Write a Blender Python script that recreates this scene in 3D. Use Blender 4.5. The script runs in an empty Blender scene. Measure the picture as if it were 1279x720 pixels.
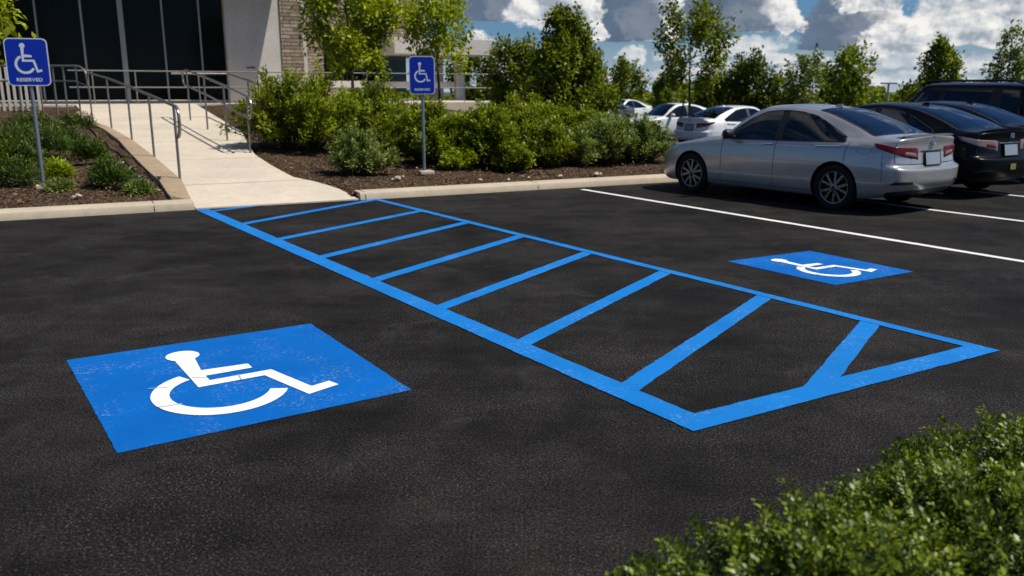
import bpy, bmesh, math, random
import numpy as np
from mathutils import Vector, Matrix

random.seed(7)
RNG = np.random.default_rng(11)
SC = bpy.context.scene
COL = SC.collection
R = math.radians

# ------------------------------------------------------------------ camera geometry
PW, PH, FPX, HOR, CAMH = 1279.0, 720.0, 1050.0, 114.0, 1.65
PITCH = math.atan((PH / 2 - HOR) / FPX)
CP, SP = math.cos(PITCH), math.sin(PITCH)


def ray(x, y):
    u = (x - PW / 2) / FPX
    v = (y - PH / 2) / FPX
    return np.array([u, CP - v * SP, -SP - v * CP])


def G(x, y, z=0.0):
    d = ray(x, y)
    t = (z - CAMH) / d[2]
    return np.array([d[0] * t, d[1] * t])


def hit(x, y, hf):
    d = ray(x, y)
    t, last = 1.0, 1.0
    while t < 200:
        p = d * t
        if p[2] + CAMH < hf(p[0], p[1]):
            lo, hi = last, t
            for _ in range(30):
                m = (lo + hi) / 2
                p = d * m
                if p[2] + CAMH < hf(p[0], p[1]):
                    hi = m
                else:
                    lo = m
            p = d * hi
            return np.array([p[0], p[1], hf(p[0], p[1])])
        last = t
        t *= 1.01
    p = d * 40
    return np.array([p[0], p[1], hf(p[0], p[1])])


def at_depth(x, y, Y):
    d = ray(x, y)
    t = Y / d[1]
    return np.array([d[0] * t, Y, CAMH + d[2] * t])


def z_at(X, Y, ypx):
    v = (ypx - PH / 2) / FPX
    return CAMH - Y * (SP + v * CP) / (CP - v * SP)


# ------------------------------------------------------------------ helpers
def tag(o, label=None, cat=None, group=None, kind=None):
    if label: o['label'] = label
    if cat: o['category'] = cat
    if group: o['group'] = group
    if kind: o['kind'] = kind
    return o


def thing(name, label, cat, loc=(0, 0, 0), rz=0.0, group=None):
    o = bpy.data.objects.new(name, None)
    o.empty_display_size = 0.2
    COL.objects.link(o)
    o.location = loc
    o.rotation_euler = (0, 0, rz)
    return tag(o, label, cat, group)


def link(name, me, mats, parent=None, smooth=None):
    o = bpy.data.objects.new(name, me)
    COL.objects.link(o)
    if mats is not None:
        for m in (mats if isinstance(mats, (list, tuple)) else [mats]):
            me.materials.append(m)
    if parent is not None:
        o.parent = parent
    return o


class MB:
    """collects polygons, then links them as one mesh object"""

    def __init__(s):
        s.v, s.f, s.m = [], [], []

    def poly(s, pts, m=0):
        b = len(s.v)
        s.v += [tuple(float(c) for c in p) for p in pts]
        s.f.append(tuple(range(b, b + len(pts))))
        s.m.append(m)

    def grid(s, P, m=0, wrap=False, flip=False):
        n, k = len(P), len(P[0])
        b = len(s.v)
        for row in P:
            s.v += [tuple(float(c) for c in p) for p in row]
        for i in range(n - 1):
            for j in range(k if wrap else k - 1):
                j2 = (j + 1) % k
                q = (b + i * k + j, b + (i + 1) * k + j, b + (i + 1) * k + j2, b + i * k + j2)
                s.f.append(q[::-1] if flip else q)
                s.m.append(m)

    def box(s, c, d, rz=0.0, m=0, ax=None):
        """box centred c, dims d; ax = 3 axis vectors or rotation about z"""
        if ax is None:
            ca, sa = math.cos(rz), math.sin(rz)
            ax = ((ca, sa, 0), (-sa, ca, 0), (0, 0, 1))
        ax = [np.array(a, float) for a in ax]
        c = np.array(c, float)
        b = len(s.v)
        for k in (-1, 1):
            for j in (-1, 1):
                for i in (-1, 1):
                    s.v.append(tuple(c + ax[0] * i * d[0] / 2 + ax[1] * j * d[1] / 2 + ax[2] * k * d[2] / 2))
        for q in ((0, 2, 3, 1), (4, 5, 7, 6), (0, 1, 5, 4), (2, 6, 7, 3), (0, 4, 6, 2), (1, 3, 7, 5)):
            s.f.append(tuple(b + i for i in q))
            s.m.append(m)

    def tube(s, pts, r, n=8, m=0, caps=True):
        pts = [np.array(p, float) for p in pts]
        rs = r if isinstance(r, (list, tuple, np.ndarray)) else [r] * len(pts)
        up = np.array((0.123, 0.31, 0.94))
        rings = []
        for i, p in enumerate(pts):
            a = pts[max(0, i - 1)]
            b = pts[min(len(pts) - 1, i + 1)]
            t = b - a
            t = t / (np.linalg.norm(t) + 1e-9)
            x = np.cross(t, up)
            if np.linalg.norm(x) < 0.05:
                x = np.cross(t, (1, 0, 0))
            x /= np.linalg.norm(x)
            y = np.cross(t, x)
            rings.append([p + (x * math.cos(q) + y * math.sin(q)) * rs[i]
                          for q in [2 * math.pi * k / n for k in range(n)]])
        s.grid(rings, m, wrap=True)
        if caps:
            s.poly(rings[0], m)
            s.poly(rings[-1][::-1], m)

    def lathe(s, prof, n=32, m=0, axis='y', c=(0, 0, 0)):
        rings = []
        for (a, r) in prof:
            ring = []
            for k in range(n):
                q = 2 * math.pi * k / n
                if axis == 'y':
                    ring.append((c[0] + r * math.cos(q), c[1] + a, c[2] + r * math.sin(q)))
                else:
                    ring.append((c[0] + r * math.cos(q), c[1] + r * math.sin(q), c[2] + a))
            rings.append(ring)
        s.grid(rings, m, wrap=True)

    def mesh(s, name, off=None, smooth=False):
        me = bpy.data.meshes.new(name)
        v = s.v
        if off is not None:
            v = [(a - off[0], b - off[1], c - off[2]) for a, b, c in v]
        me.from_pydata(v, [], s.f)
        me.polygons.foreach_set('material_index', s.m)
        if smooth:
            me.polygons.foreach_set('use_smooth', [True] * len(s.f))
            me.set_sharp_from_angle(angle=R(smooth if smooth is not True else 35))
        me.update()
        return me

    def build(s, name, mats, parent=None, world=True, smooth=False, bevel=0):
        off = tuple(parent.matrix_basis.translation) if (parent is not None and world) else None
        if parent is not None and world and parent.parent is not None:
            off = tuple(parent.parent.location)
        o = link(name, s.mesh(name, off, smooth), mats, parent)
        if bevel:
            b = o.modifiers.new('bevel', 'BEVEL')
            b.width = bevel
            b.segments = 2
            b.limit_method = 'ANGLE'
        return o


# ------------------------------------------------------------------ materials
def srgb(r, g, b):
    f = lambda c: (c / 255 / 12.92) if c / 255 <= 0.04045 else ((c / 255 + 0.055) / 1.055) ** 2.4
    return (f(r), f(g), f(b), 1)


class NT:
    def __init__(s, m):
        m.use_nodes = True
        s.t = m.node_tree
        s.t.nodes.clear()

    def n(s, typ, ins=None, **kw):
        nd = s.t.nodes.new(typ)
        for k, v in kw.items():
            setattr(nd, k, v)
        for k, v in (ins or {}).items():
            if isinstance(v, bpy.types.NodeSocket):
                s.t.links.new(v, nd.inputs[k])
            else:
                nd.inputs[k].default_value = v
        return nd

    def math(s, op, a, b=0.0, c=None, clamp=False):
        nd = s.n('ShaderNodeMath', operation=op, use_clamp=clamp)
        for i, v in enumerate((a, b, c)):
            if v is None: continue
            if isinstance(v, bpy.types.NodeSocket):
                s.t.links.new(v, nd.inputs[i])
            else:
                nd.inputs[i].default_value = v
        return nd.outputs[0]

    def mixc(s, fac, a, b, typ='MIX'):
        nd = s.n('ShaderNodeMix', data_type='RGBA', blend_type=typ)
        for idx, v in ((0, fac), (6, a), (7, b)):
            if isinstance(v, bpy.types.NodeSocket):
                s.t.links.new(v, nd.inputs[idx])
            else:
                nd.inputs[idx].default_value = v
        return nd.outputs[2]

    def noise(s, vec, scale, detail=4, rough=0.55, dist=0.0, out=0):
        nd = s.n('ShaderNodeTexNoise', {'Scale': scale, 'Detail': detail, 'Roughness': rough, 'Distortion': dist})
        if vec is not None: s.t.links.new(vec, nd.inputs['Vector'])
        return nd.outputs[out]

    def ramp(s, fac, stops):
        nd = s.n('ShaderNodeValToRGB')
        e = nd.color_ramp.elements
        while len(e) < len(stops): e.new(0.5)
        for i, (p, c) in enumerate(stops):
            e[i].position = p
            e[i].color = c if len(c) == 4 else (*c, 1)
        s.t.links.new(fac, nd.inputs[0])
        return nd.outputs[0]

    def mr(s, v, a, b, c=0.0, d=1.0, smooth=False):
        nd = s.n('ShaderNodeMapRange', {1: a, 2: b, 3: c, 4: d}, clamp=True)
        if smooth: nd.interpolation_type = 'SMOOTHSTEP'
        s.t.links.new(v, nd.inputs[0])
        return nd.outputs[0]

    def out(s, sh):
        o = s.n('ShaderNodeOutputMaterial')
        s.t.links.new(sh, o.inputs[0])


def mat(name):
    m = bpy.data.materials.new(name)
    return m, NT(m)


def pbsdf(t, col, rough=0.6, spec=0.5, metal=0.0, normal=None, **kw):
    ins = {'Base Color': col, 'Roughness': rough, 'Specular IOR Level': spec, 'Metallic': metal}
    if normal is not None: ins['Normal'] = normal
    ins.update(kw)
    return t.n('ShaderNodeBsdfPrincipled', ins).outputs[0]


def bump(t, h, dist=0.01, strength=1.0):
    return t.n('ShaderNodeBump', {'Height': h, 'Distance': dist, 'Strength': strength}).outputs[0]


def simple(name, col, rough=0.5, spec=0.5, metal=0.0, var=0.12, scale=6.0, **kw):
    """plain surface with a little tonal and gloss variation"""
    m, t = mat(name)
    co = t.n('ShaderNodeTexCoord').outputs['Object']
    nz = t.noise(co, scale, 5)
    v = t.mr(nz, 0.25, 0.75, 1 - var, 1 + var)
    c = t.mixc(1.0, col if len(col) == 4 else (*col, 1), v, 'MULTIPLY')
    rr = t.mr(t.noise(co, scale * 3, 3), 0.3, 0.7, max(0.02, rough - 0.07), min(1, rough + 0.07))
    t.out(pbsdf(t, c, rr, spec, metal, **kw))
    return m


def asphalt(name, base=0.0105):
    m, t = mat(name)
    co = t.n('ShaderNodeTexCoord').outputs['Object']
    big = t.noise(co, 0.55, 5, 0.6)
    mid = t.noise(co, 3.2, 5, 0.65, 0.6)
    # stretched sweep marks of the sealcoat brush
    mp = t.n('ShaderNodeMapping', {'Vector': co, 'Scale': (0.5, 3.2, 1), 'Rotation': (0, 0, R(-30))}).outputs[0]
    sweep = t.noise(mp, 1.6, 5, 0.65)
    fine = t.noise(co, 150, 3, 0.7)
    vor = t.n('ShaderNodeTexVoronoi', {'Vector': co, 'Scale': 85.0, 'Randomness': 1.0})
    g = t.mr(vor.outputs['Distance'], 0.0, 0.5, 1.0, 0.0)
    k = t.math('MULTIPLY', t.mr(big, 0.3, 0.7, 0.5, 1.55), t.mr(mid, 0.3, 0.72, 0.75, 1.35))
    k = t.math('MULTIPLY', k, t.mr(sweep, 0.3, 0.75, 0.85, 1.35))
    med = t.noise(co, 88, 3, 0.75)
    k = t.math('MULTIPLY', k, t.mr(fine, 0.32, 0.7, 0.5, 1.7))
    k = t.math('MULTIPLY', k, t.mr(med, 0.38, 0.64, 0.2, 2.3))
    spk = t.mr(t.noise(co, 92, 2, 0.6), 0.595, 0.67)
    spk = t.math('MULTIPLY', spk, t.mr(t.noise(co, 1.1, 3), 0.4, 0.65, 0.15, 1.0))
    c = t.mixc(1.0, (base * 1.06, base * 0.98, base * 0.91, 1), k, 'MULTIPLY')
    c = t.mixc(t.math('MULTIPLY', spk, 0.9), c, (0.14, 0.133, 0.125, 1))  # pale stones, with the sparkle of glints put into their colour
    # scattered pale dusty patches
    dust = t.mr(t.noise(co, 1.7, 7, 0.7, 0.8), 0.56, 0.76, 0.0, 0.30)
    c = t.mixc(dust, c, (0.09, 0.08, 0.07, 1))
    h = t.math('ADD', t.math('MULTIPLY', g, 0.7), t.math('MULTIPLY', fine, 0.9))
    t.out(pbsdf(t, c, 0.82, 0.07, normal=bump(t, h, 0.005, 0.8)))
    return m


def paint_on_road(name, col, wear=0.5, rough=0.55):
    m, t = mat(name)
    co = t.n('ShaderNodeTexCoord').outputs['Object']
    fine = t.noise(co, 130, 3, 0.7)
    mid = t.noise(co, 9, 6, 0.7)
    big = t.noise(co, 1.7, 4, 0.6)
    vor = t.n('ShaderNodeTexVoronoi', {'Vector': co, 'Scale': 85.0}).outputs['Distance']
    k = t.math('MULTIPLY', t.mr(big, 0.3, 0.7, 0.9, 1.1), t.mr(fine, 0.25, 0.8, 0.9, 1.1))
    c = t.mixc(1.0, col, k, 'MULTIPLY')
    # whitish scuffs, gathered in patches
    sc = t.math('MULTIPLY', t.mr(t.noise(co, 38, 6, 0.85), 0.545, 0.60), t.mr(t.noise(co, 2.6, 5, 0.65), 0.47, 0.66))
    c = t.mixc(t.math('MULTIPLY', sc, 0.36 * wear), c, (0.55, 0.62, 0.72, 1))
    # holes where the aggregate shows
    ho = t.math('MULTIPLY', t.mr(t.noise(co, 75, 4, 0.75), 0.63, 0.68), t.mr(mid, 0.45, 0.62))
    c = t.mixc(t.math('MULTIPLY', ho, 0.85 * wear), c, (0.03, 0.03, 0.032, 1))
    h = t.math('ADD', t.mr(vor, 0, 0.5, 1, 0), fine)
    t.out(pbsdf(t, c, rough, 0.12, normal=bump(t, h, 0.002, 0.45)))
    return m


def concrete(name, col, bumpd=0.004, stain=(0.30, 0.25, 0.18, 1), stain_amt=0.45, grain=60):
    m, t = mat(name)
    co = t.n('ShaderNodeTexCoord').outputs['Object']
    a = t.noise(co, 0.9, 6, 0.65)
    b = t.noise(co, 8, 5, 0.6)
    f = t.noise(co, grain, 3, 0.65)
    k = t.math('MULTIPLY', t.mr(a, 0.3, 0.7, 0.86, 1.1), t.mr(b, 0.3, 0.7, 0.93, 1.06))
    k = t.math('MULTIPLY', k, t.mr(f, 0.3, 0.75, 0.88, 1.1))
    c = t.mixc(1.0, (*col, 1), k, 'MULTIPLY')
    s = t.mr(t.noise(co, 1.8, 8, 0.72, 0.5), 0.52, 0.75, 0.0, stain_amt)
    c = t.mixc(s, c, stain)
    t.out(pbsdf(t, c, 0.85, 0.25, normal=bump(t, f, bumpd, 0.6)))
    return m


def mulch(name):
    m, t = mat(name)
    co = t.n('ShaderNodeTexCoord').outputs['Object']
    v = t.n('ShaderNodeTexVoronoi', {'Vector': co, 'Scale': 26.0})
    v2 = t.n('ShaderNodeTexVoronoi', {'Vector': t.n('ShaderNodeMapping', {'Vector': co, 'Scale': (1, 2.4, 1), 'Rotation': (0, 0, 0.7)}).outputs[0], 'Scale': 17.0})
    r = t.n('ShaderNodeSeparateColor', {0: v.outputs['Color']}).outputs[0]
    c = t.ramp(r, [(0.0, (0.02, 0.012, 0.007)), (0.45, (0.062, 0.035, 0.020)), (0.8, (0.125, 0.077, 0.046)), (1.0, (0.28, 0.20, 0.13))])
    c = t.mixc(t.mr(t.noise(co, 1.2, 4), 0.42, 0.68, 0, 0.5), c, (0.15, 0.10, 0.06, 1))
    h = t.math('ADD', v.outputs['Distance'], v2.outputs['Distance'])
    t.out(pbsdf(t, c, 0.95, 0.1, normal=bump(t, h, 0.05, 1.0)))
    return m


def grass_ground(name):
    m, t = mat(name)
    co = t.n('ShaderNodeTexCoord').outputs['Object']
    a = t.noise(co, 0.12, 6, 0.65)
    b = t.noise(co, 2.5, 5, 0.7)
    c = t.ramp(a, [(0.3, (0.035, 0.06, 0.014)), (0.55, (0.075, 0.105, 0.03)), (0.75, (0.13, 0.13, 0.05))])
    c = t.mixc(1.0, c, t.mr(b, 0.3, 0.7, 0.7, 1.3), 'MULTIPLY')
    t.out(pbsdf(t, c, 0.95, 0.1, normal=bump(t, b, 0.1, 1)))
    return m


def leafmat(name, dark, mid, light, trans=0.35, gloss=0.35, rough=0.45):
    m, t = mat(name)
    rnd = t.n('ShaderNodeNewGeometry').outputs['Random Per Island']
    co = t.n('ShaderNodeTexCoord').outputs['Object']
    cl = t.noise(co, 2.0, 3, 0.6)
    f = t.math('ADD', t.math('MULTIPLY', rnd, 0.65), t.math('MULTIPLY', t.mr(cl, 0.3, 0.7), 0.35))
    c = t.ramp(f, [(0.0, dark), (0.5, mid), (1.0, light)])
    p = pbsdf(t, c, rough, gloss)
    tc = t.mixc(1.0, c, (1.15, 1.2, 0.45, 1), 'MULTIPLY')
    tr = t.n('ShaderNodeBsdfTranslucent', {'Color': tc}).outputs[0]
    mx = t.n('ShaderNodeMixShader', {0: trans, 1: p, 2: tr}).outputs[0]
    t.out(mx)
    return m


def bark(name, c0=(0.03, 0.022, 0.016), c1=(0.12, 0.095, 0.07)):
    m, t = mat(name)
    co = t.n('ShaderNodeTexCoord').outputs['Object']
    mp = t.n('ShaderNodeMapping', {'Vector': co, 'Scale': (1, 1, 0.25)}).outputs[0]
    n1 = t.noise(mp, 18, 6, 0.7)
    t.out(pbsdf(t, t.ramp(n1, [(0.3, c0), (0.7, c1)]), 0.9, 0.15, normal=bump(t, n1, 0.02)))
    return m


def carpaint(name, col, metal=0.75, rough=0.32, coat=0.8, spec=0.5):
    m, t = mat(name)
    co = t.n('ShaderNodeTexCoord').outputs['Object']
    fl = t.noise(co, 7, 2, 0.5)
    du = t.noise(co, 3.0, 6, 0.7)
    c = t.mixc(1.0, (*col, 1), t.mr(fl, 0.3, 0.7, 0.97, 1.03), 'MULTIPLY')
    # road film thickening on the lower flanks
    z = t.n('ShaderNodeSeparateXYZ', {0: co}).outputs[2]
    film = t.math('MULTIPLY', t.mr(z, 0.2, 0.6, 1, 0), t.mr(du, 0.35, 0.7))
    c = t.mixc(t.math('MULTIPLY', film, 0.12), c, (0.14, 0.12, 0.10, 1))
    rr = t.mr(du, 0.3, 0.75, rough - 0.01, rough + 0.02)
    t.out(pbsdf(t, c, rr, spec, metal, **{'Coat Weight': coat, 'Coat Roughness': 0.05}))
    return m


def carglass(name, tint=(0.32, 0.40, 0.38), amt=0.9):
    m, t = mat(name)
    fr = t.n('ShaderNodeFresnel', {'IOR': 1.5}).outputs[0]
    f = t.math('ADD', t.math('MULTIPLY', fr, 0.9), 0.02, clamp=True)
    tr = t.n('ShaderNodeBsdfTransparent', {'Color': (*tint, 1)}).outputs[0]
    gl = t.n('ShaderNodeBsdfGlossy', {'Color': (0.95, 0.97, 1, 1), 'Roughness': 0.015}).outputs[0]
    t.out(t.n('ShaderNodeMixShader', {0: f, 1: tr, 2: gl}).outputs[0])
    return m


def stone_wall(name):
    m, t = mat(name)
    co = t.n('ShaderNodeTexCoord').outputs['Object']
    mp = t.n('ShaderNodeMapping', {'Vector': co, 'Rotation': (R(90), 0, 0)}).outputs[0]
    br = t.n('ShaderNodeTexBrick', {'Vector': mp, 'Color1': (0.40, 0.32, 0.24, 1), 'Color2': (0.21, 0.16, 0.12, 1), 'Mortar': (0.07, 0.055, 0.045, 1),
                                    'Scale': 1.0, 'Mortar Size': 0.012, 'Bias': 0.0, 'Brick Width': 0.55, 'Row Height': 0.13}, offset=0.43, squash=1.3, squash_frequency=3)
    n1 = t.noise(co, 5, 6, 0.7)
    c = t.mixc(1.0, br.outputs[0], t.mr(n1, 0.3, 0.7, 0.7, 1.3), 'MULTIPLY')
    h = t.math('ADD', t.math('MULTIPLY', br.outputs[1], -1.0), t.math('MULTIPLY', n1, 0.5))
    t.out(pbsdf(t, c, 0.9, 0.2, normal=bump(t, h, 0.04, 1)))
    return m


M = {}
M['asphalt'] = asphalt('asphalt')
M['asphalt_far'] = asphalt('asphalt_far', 0.035)
M['blue'] = paint_on_road('blue_road_paint', (0.0006, 0.112, 0.42, 1), 1.0, 0.7)
M['blue_line'] = paint_on_road('blue_line_paint', (0.007, 0.172, 0.52, 1), 1.0, 0.7)
M['white_line'] = paint_on_road('white_line_paint', (0.74, 0.73, 0.70, 1), 0.7)
M['white_sym'] = paint_on_road('white_symbol_paint', (0.86, 0.86, 0.84, 1), 0.25)
M['symcrack'] = paint_on_road('worn_symbol_paint', (0.40, 0.41, 0.45, 1), 1.0)
M['kerb'] = concrete('kerb_concrete', (0.50, 0.42, 0.31))
M['walk'] = concrete('walk_concrete', (0.60, 0.52, 0.41), stain=(0.36, 0.29, 0.20, 1), stain_amt=0.35)
M['edging'] = concrete('edging_aggregate', (0.37, 0.28, 0.185), 0.012, (0.2, 0.14, 0.085, 1), 0.6, 35)
M['mulch'] = mulch('bark_mulch')
M['grass'] = grass_ground('meadow')
M['steel'] = simple('handrail_steel', (0.26, 0.25, 0.235), 0.36, 0.5, 0.7)
M['railgrey'] = simple('rail_grey', (0.20, 0.195, 0.185), 0.5, 0.3)
M['galv'] = simple('galvanised_post', (0.22, 0.25, 0.29), 0.5, 0.5, 0.6)
M['alum'] = simple('mullion_aluminium', (0.30, 0.30, 0.29), 0.42, 0.5, 0.5)
M['whitewall'] = concrete('white_render', (0.55, 0.52, 0.47), 0.003, (0.42, 0.39, 0.35, 1), 0.3)
M['stone'] = stone_wall('ledge_stone')
M['soffit'] = simple('soffit', (0.42, 0.40, 0.37), 0.8)
M['darkglass'] = simple('tinted_glazing', (0.004, 0.005, 0.006), 0.12, 0.12, var=0.05)
M['skyglass'] = simple('sky_reflection_glazing', (0.05, 0.10, 0.16), 0.06, 1.0, 0.35)  # blue of the reflected sky is put into the glass colour
M['interior_dark'] = simple('dark_interior', (0.02, 0.02, 0.02), 0.8)
M['signblue'] = simple('sign_blue', (0.004, 0.028, 0.36), 0.4, 0.3, var=0.06)
M['signwhite'] = simple('sign_white', (0.62, 0.67, 0.76), 0.45, 0.4, var=0.05)
M['fencewhite'] = simple('fence_white', (0.46, 0.43, 0.38), 0.6, 0.3)
M['bark'] = bark('bark')
M['twig'] = bark('twig', (0.02, 0.014, 0.01), (0.09, 0.06, 0.04))
M['wood'] = bark('stake_wood', (0.06, 0.035, 0.02), (0.16, 0.10, 0.06))
L = lambda n, a, b, c, **k: leafmat(n, a, b, c, **k)
M['leaf_bush'] = L('leaf_bush', (0.03, 0.052, 0.003), (0.17, 0.225, 0.007), (0.44, 0.47, 0.025), gloss=.25, trans=.3)
M['leaf_lime'] = L('leaf_lime', (0.08, 0.12, 0.005), (0.30, 0.37, 0.012), (0.56, 0.58, 0.03), trans=0.36, gloss=.25)
M['leaf_grey'] = L('leaf_grey', (0.05, 0.078, 0.02), (0.18, 0.23, 0.05), (0.38, 0.42, 0.14), gloss=.25, trans=.28)
M['leaf_dark'] = L('leaf_dark', (0.02, 0.036, 0.003), (0.08, 0.115, 0.009), (0.22, 0.25, 0.02), gloss=.2, trans=.28)
M['leaf_tree'] = L('leaf_tree', (0.025, 0.044, 0.003), (0.14, 0.18, 0.009), (0.40, 0.42, 0.028), gloss=.2, trans=.3)
M['leaf_box'] = L('leaf_box', (0.014, 0.030, 0.002), (0.095, 0.142, 0.006), (0.38, 0.43, 0.024), gloss=0.35, rough=0.4, trans=.22)
M['leaf_low'] = L('leaf_low', (0.016, 0.036, 0.005), (0.055, 0.10, 0.012), (0.17, 0.22, 0.03), gloss=.25, trans=.25)
M['silver'] = carpaint('silver_paint', (0.40, 0.40, 0.40), 0.45, 0.25)
M['black'] = carpaint('black_paint', (0.0022, 0.0024, 0.003), 0.0, 0.3, 0.06, 0.14)
M['charcoal'] = carpaint('charcoal_paint', (0.008, 0.0065, 0.007), 0.0, 0.3, 0.1, 0.2)
M['whitecar'] = carpaint('white_paint', (0.72, 0.73, 0.74), 0.0, 0.35)
M['redcar'] = carpaint('red_paint', (0.10, 0.03, 0.03), 0.3, 0.3)
M['greycar'] = carpaint('grey_paint', (0.12, 0.125, 0.135), 0.5, 0.3)
M['carglass'] = carglass('car_glass', (0.20, 0.27, 0.25))
M['darkcarglass'] = carglass('dark_car_glass', (0.03, 0.04, 0.045))
M['blacktrim'] = simple('black_trim', (0.010, 0.010, 0.011), 0.5, 0.4)
M['tyre'] = simple('tyre_rubber', (0.014, 0.014, 0.014), 0.85, 0.2)
M['rim'] = simple('alloy', (0.20, 0.20, 0.20), 0.3, 0.5, 0.9)
M['rimdark'] = simple('alloy_recess', (0.004, 0.008, 0.008), 0.6, 0.3, 0.0)
M['chrome'] = simple('chrome', (0.75, 0.75, 0.76), 0.12, 0.5, 1.0)
M['taillight'] = simple('tail_lens', (0.10, 0.0012, 0.004), 0.18, 0.4)
M['clearlens'] = simple('clear_lens', (0.20, 0.15, 0.16), 0.2, 0.5, 0.0)
M['plate'] = simple('plate', (0.23, 0.27, 0.33), 0.45)
M['yellow'] = simple('yellow_reflection', (0.16, 0.18, 0.03), 0.5)  # yellow-green of a bumper reflection, put into a surface colour
M['seat'] = simple('seat_cloth', (0.03, 0.03, 0.032), 0.9)

# ------------------------------------------------------------------ layout
KA = R(26.6)                                   # kerb runs this way
KD = np.array([math.cos(KA), math.sin(KA)])
KN = np.array([-KD[1], KD[0]])                 # away from the car park
K0 = G(245, 262)                               # where kerb meets the ramp


def LS(X, Y):
    d = np.array([X - K0[0], Y - K0[1]])
    return d @ KD, d @ KN


def XY(l, s):
    return K0 + KD * l + KN * s


def sst(a, b, x):
    x = min(1, max(0, (x - a) / (b - a)))
    return x * x * (3 - 2 * x)


TOPS, TOPZ = 18.5, 1.22


def ramp_h(X, Y):
    l, s = LS(X, Y)
    s = max(0, s)
    return min(TOPZ, 0.02 + 0.08 * sst(0, 1.5, s) + 0.0605 * s)


def bed_h(X, Y):
    l, s = LS(X, Y)
    s = max(0, s)
    m = 1 - sst(9.5, 17, l)
    up = min(TOPZ - 0.02, 0.09 + 0.0605 * s)
    down = 0.09 + 0.02 * min(s, 3) - 0.40 * sst(3.5, 10, s)
    return m * up + (1 - m) * down


# ------------------------------------------------------------------ ground, lots
mb = MB()
mb.poly([(-900, -200, -0.36), (900, -200, -0.36), (900, 1500, -0.36), (-900, 1500, -0.36)])
tag(mb.build('ground', M['grass']), kind='structure')

mb = MB()
a, b = XY(-40, 0.02), XY(60, 0.02)
c, d = XY(60, -45), XY(-40, -45)
mb.poly([(*d, 0), (*c, 0), (*b, 0), (*a, 0)])
tag(mb.build('parking_lot', M['asphalt']), kind='structure')

mb = MB()
mb.poly([(*XY(12, 14), -0.28), (*XY(75, 14), -0.28), (*XY(75, 95), -0.28), (*XY(12, 95), -0.28)])
mb.poly([(*XY(14.3, 8), 0), (*XY(75, 8), 0), (*XY(75, 14), -.28), (*XY(14.3, 14), -.28)])
mb.poly([(*XY(14.3, 0.02), 0), (*XY(75, 0.02), 0), (*XY(75, 8), 0), (*XY(14.3, 8), 0)])
tag(mb.build('far_parking_lot', M['asphalt_far']), kind='structure')

# ramp outline in kerb coordinates, read off where its edges meet the slope
rl_px = [(244, 262), (236, 250), (225, 227), (193, 199), (165, 177), (139, 162), (116, 153)]
rr_px = [(446, 247), (424, 236), (365, 221), (338, 206), (318, 193), (309, 178), (302, 165)]
RLp = [LS(*hit(x, y, ramp_h)[:2]) for x, y in rl_px]
RRp = [LS(*hit(x, y, ramp_h)[:2]) for x, y in rr_px]
RLp[0] = (0.0, 0.0)
RRp[0] = (RRp[0][0], 0.0)


def edge_at(E, s):
    for (l0, s0), (l1, s1) in zip(E[:-1], E[1:]):
        if s0 <= s <= s1 and s1 > s0:
            return l0 + (l1 - l0) * (s - s0) / (s1 - s0)
    return E[0][0] if s < E[0][1] else E[-1][0]


RLp.sort(key=lambda q: q[1])
RRp.sort(key=lambda q: q[1])
lastL = RLp[-1]
RLp.append((lastL[0] - 0.4, TOPS))
RRp.append((RRp[-1][0] + 0.0, TOPS))
print('ramp left', [(round(a, 2), round(b, 2)) for a, b in RLp])
print('ramp right', [(round(a, 2), round(b, 2)) for a, b in RRp])
mb = MB()
ss = sorted(set([0, 0.02, .35, .7, 1.05, 1.4] + [round(1.4 + .5 * i, 2) for i in range(35)] + [TOPS]))
ss = [s for s in ss if s <= TOPS]
rows = []
for s in ss:
    l0, l1 = edge_at(RLp, s), edge_at(RRp, s)
    row = []
    for k in range(7):
        p = XY(l0 + (l1 - l0) * k / 6, s)
        row.append((p[0], p[1], ramp_h(*p)))
    rows.append([(row[0][0], row[0][1], row[0][2] - 0.4)] + row + [(row[-1][0], row[-1][1], row[-1][2] - 0.4)])
mb.grid(rows, flip=True)
f0 = rows[0]
mb.poly(f0)
# sawn joints across the walk: thin dark strips
for sj in (1.55, 4.5, 7.5, 10.5, 13.5):
    l0, l1 = edge_at(RLp, sj), edge_at(RRp, sj)
    q = []
    for dl, ds in ((l0, -0.006), (l1, -0.006), (l1, 0.006), (l0, 0.006)):
        p = XY(dl, sj + ds)
        q.append((p[0], p[1], ramp_h(*p) + 0.003))
    mb.poly(q, 1)
tag(mb.build('path', [M['walk'], M['blacktrim']]), kind='structure')

# landing in front of the building
mb = MB()
q = [XY(-16, TOPS), XY(14.5, TOPS), XY(14.5, TOPS + 16), XY(-16, TOPS + 16)]
mb.poly([(*p, TOPZ) for p in q])
mb.poly([(*q[0], TOPZ), (*q[0], 0.2), (*q[1], 0.2), (*q[1], TOPZ)])
tag(mb.build('landing_pavement', M['walk']), kind='structure')

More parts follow.
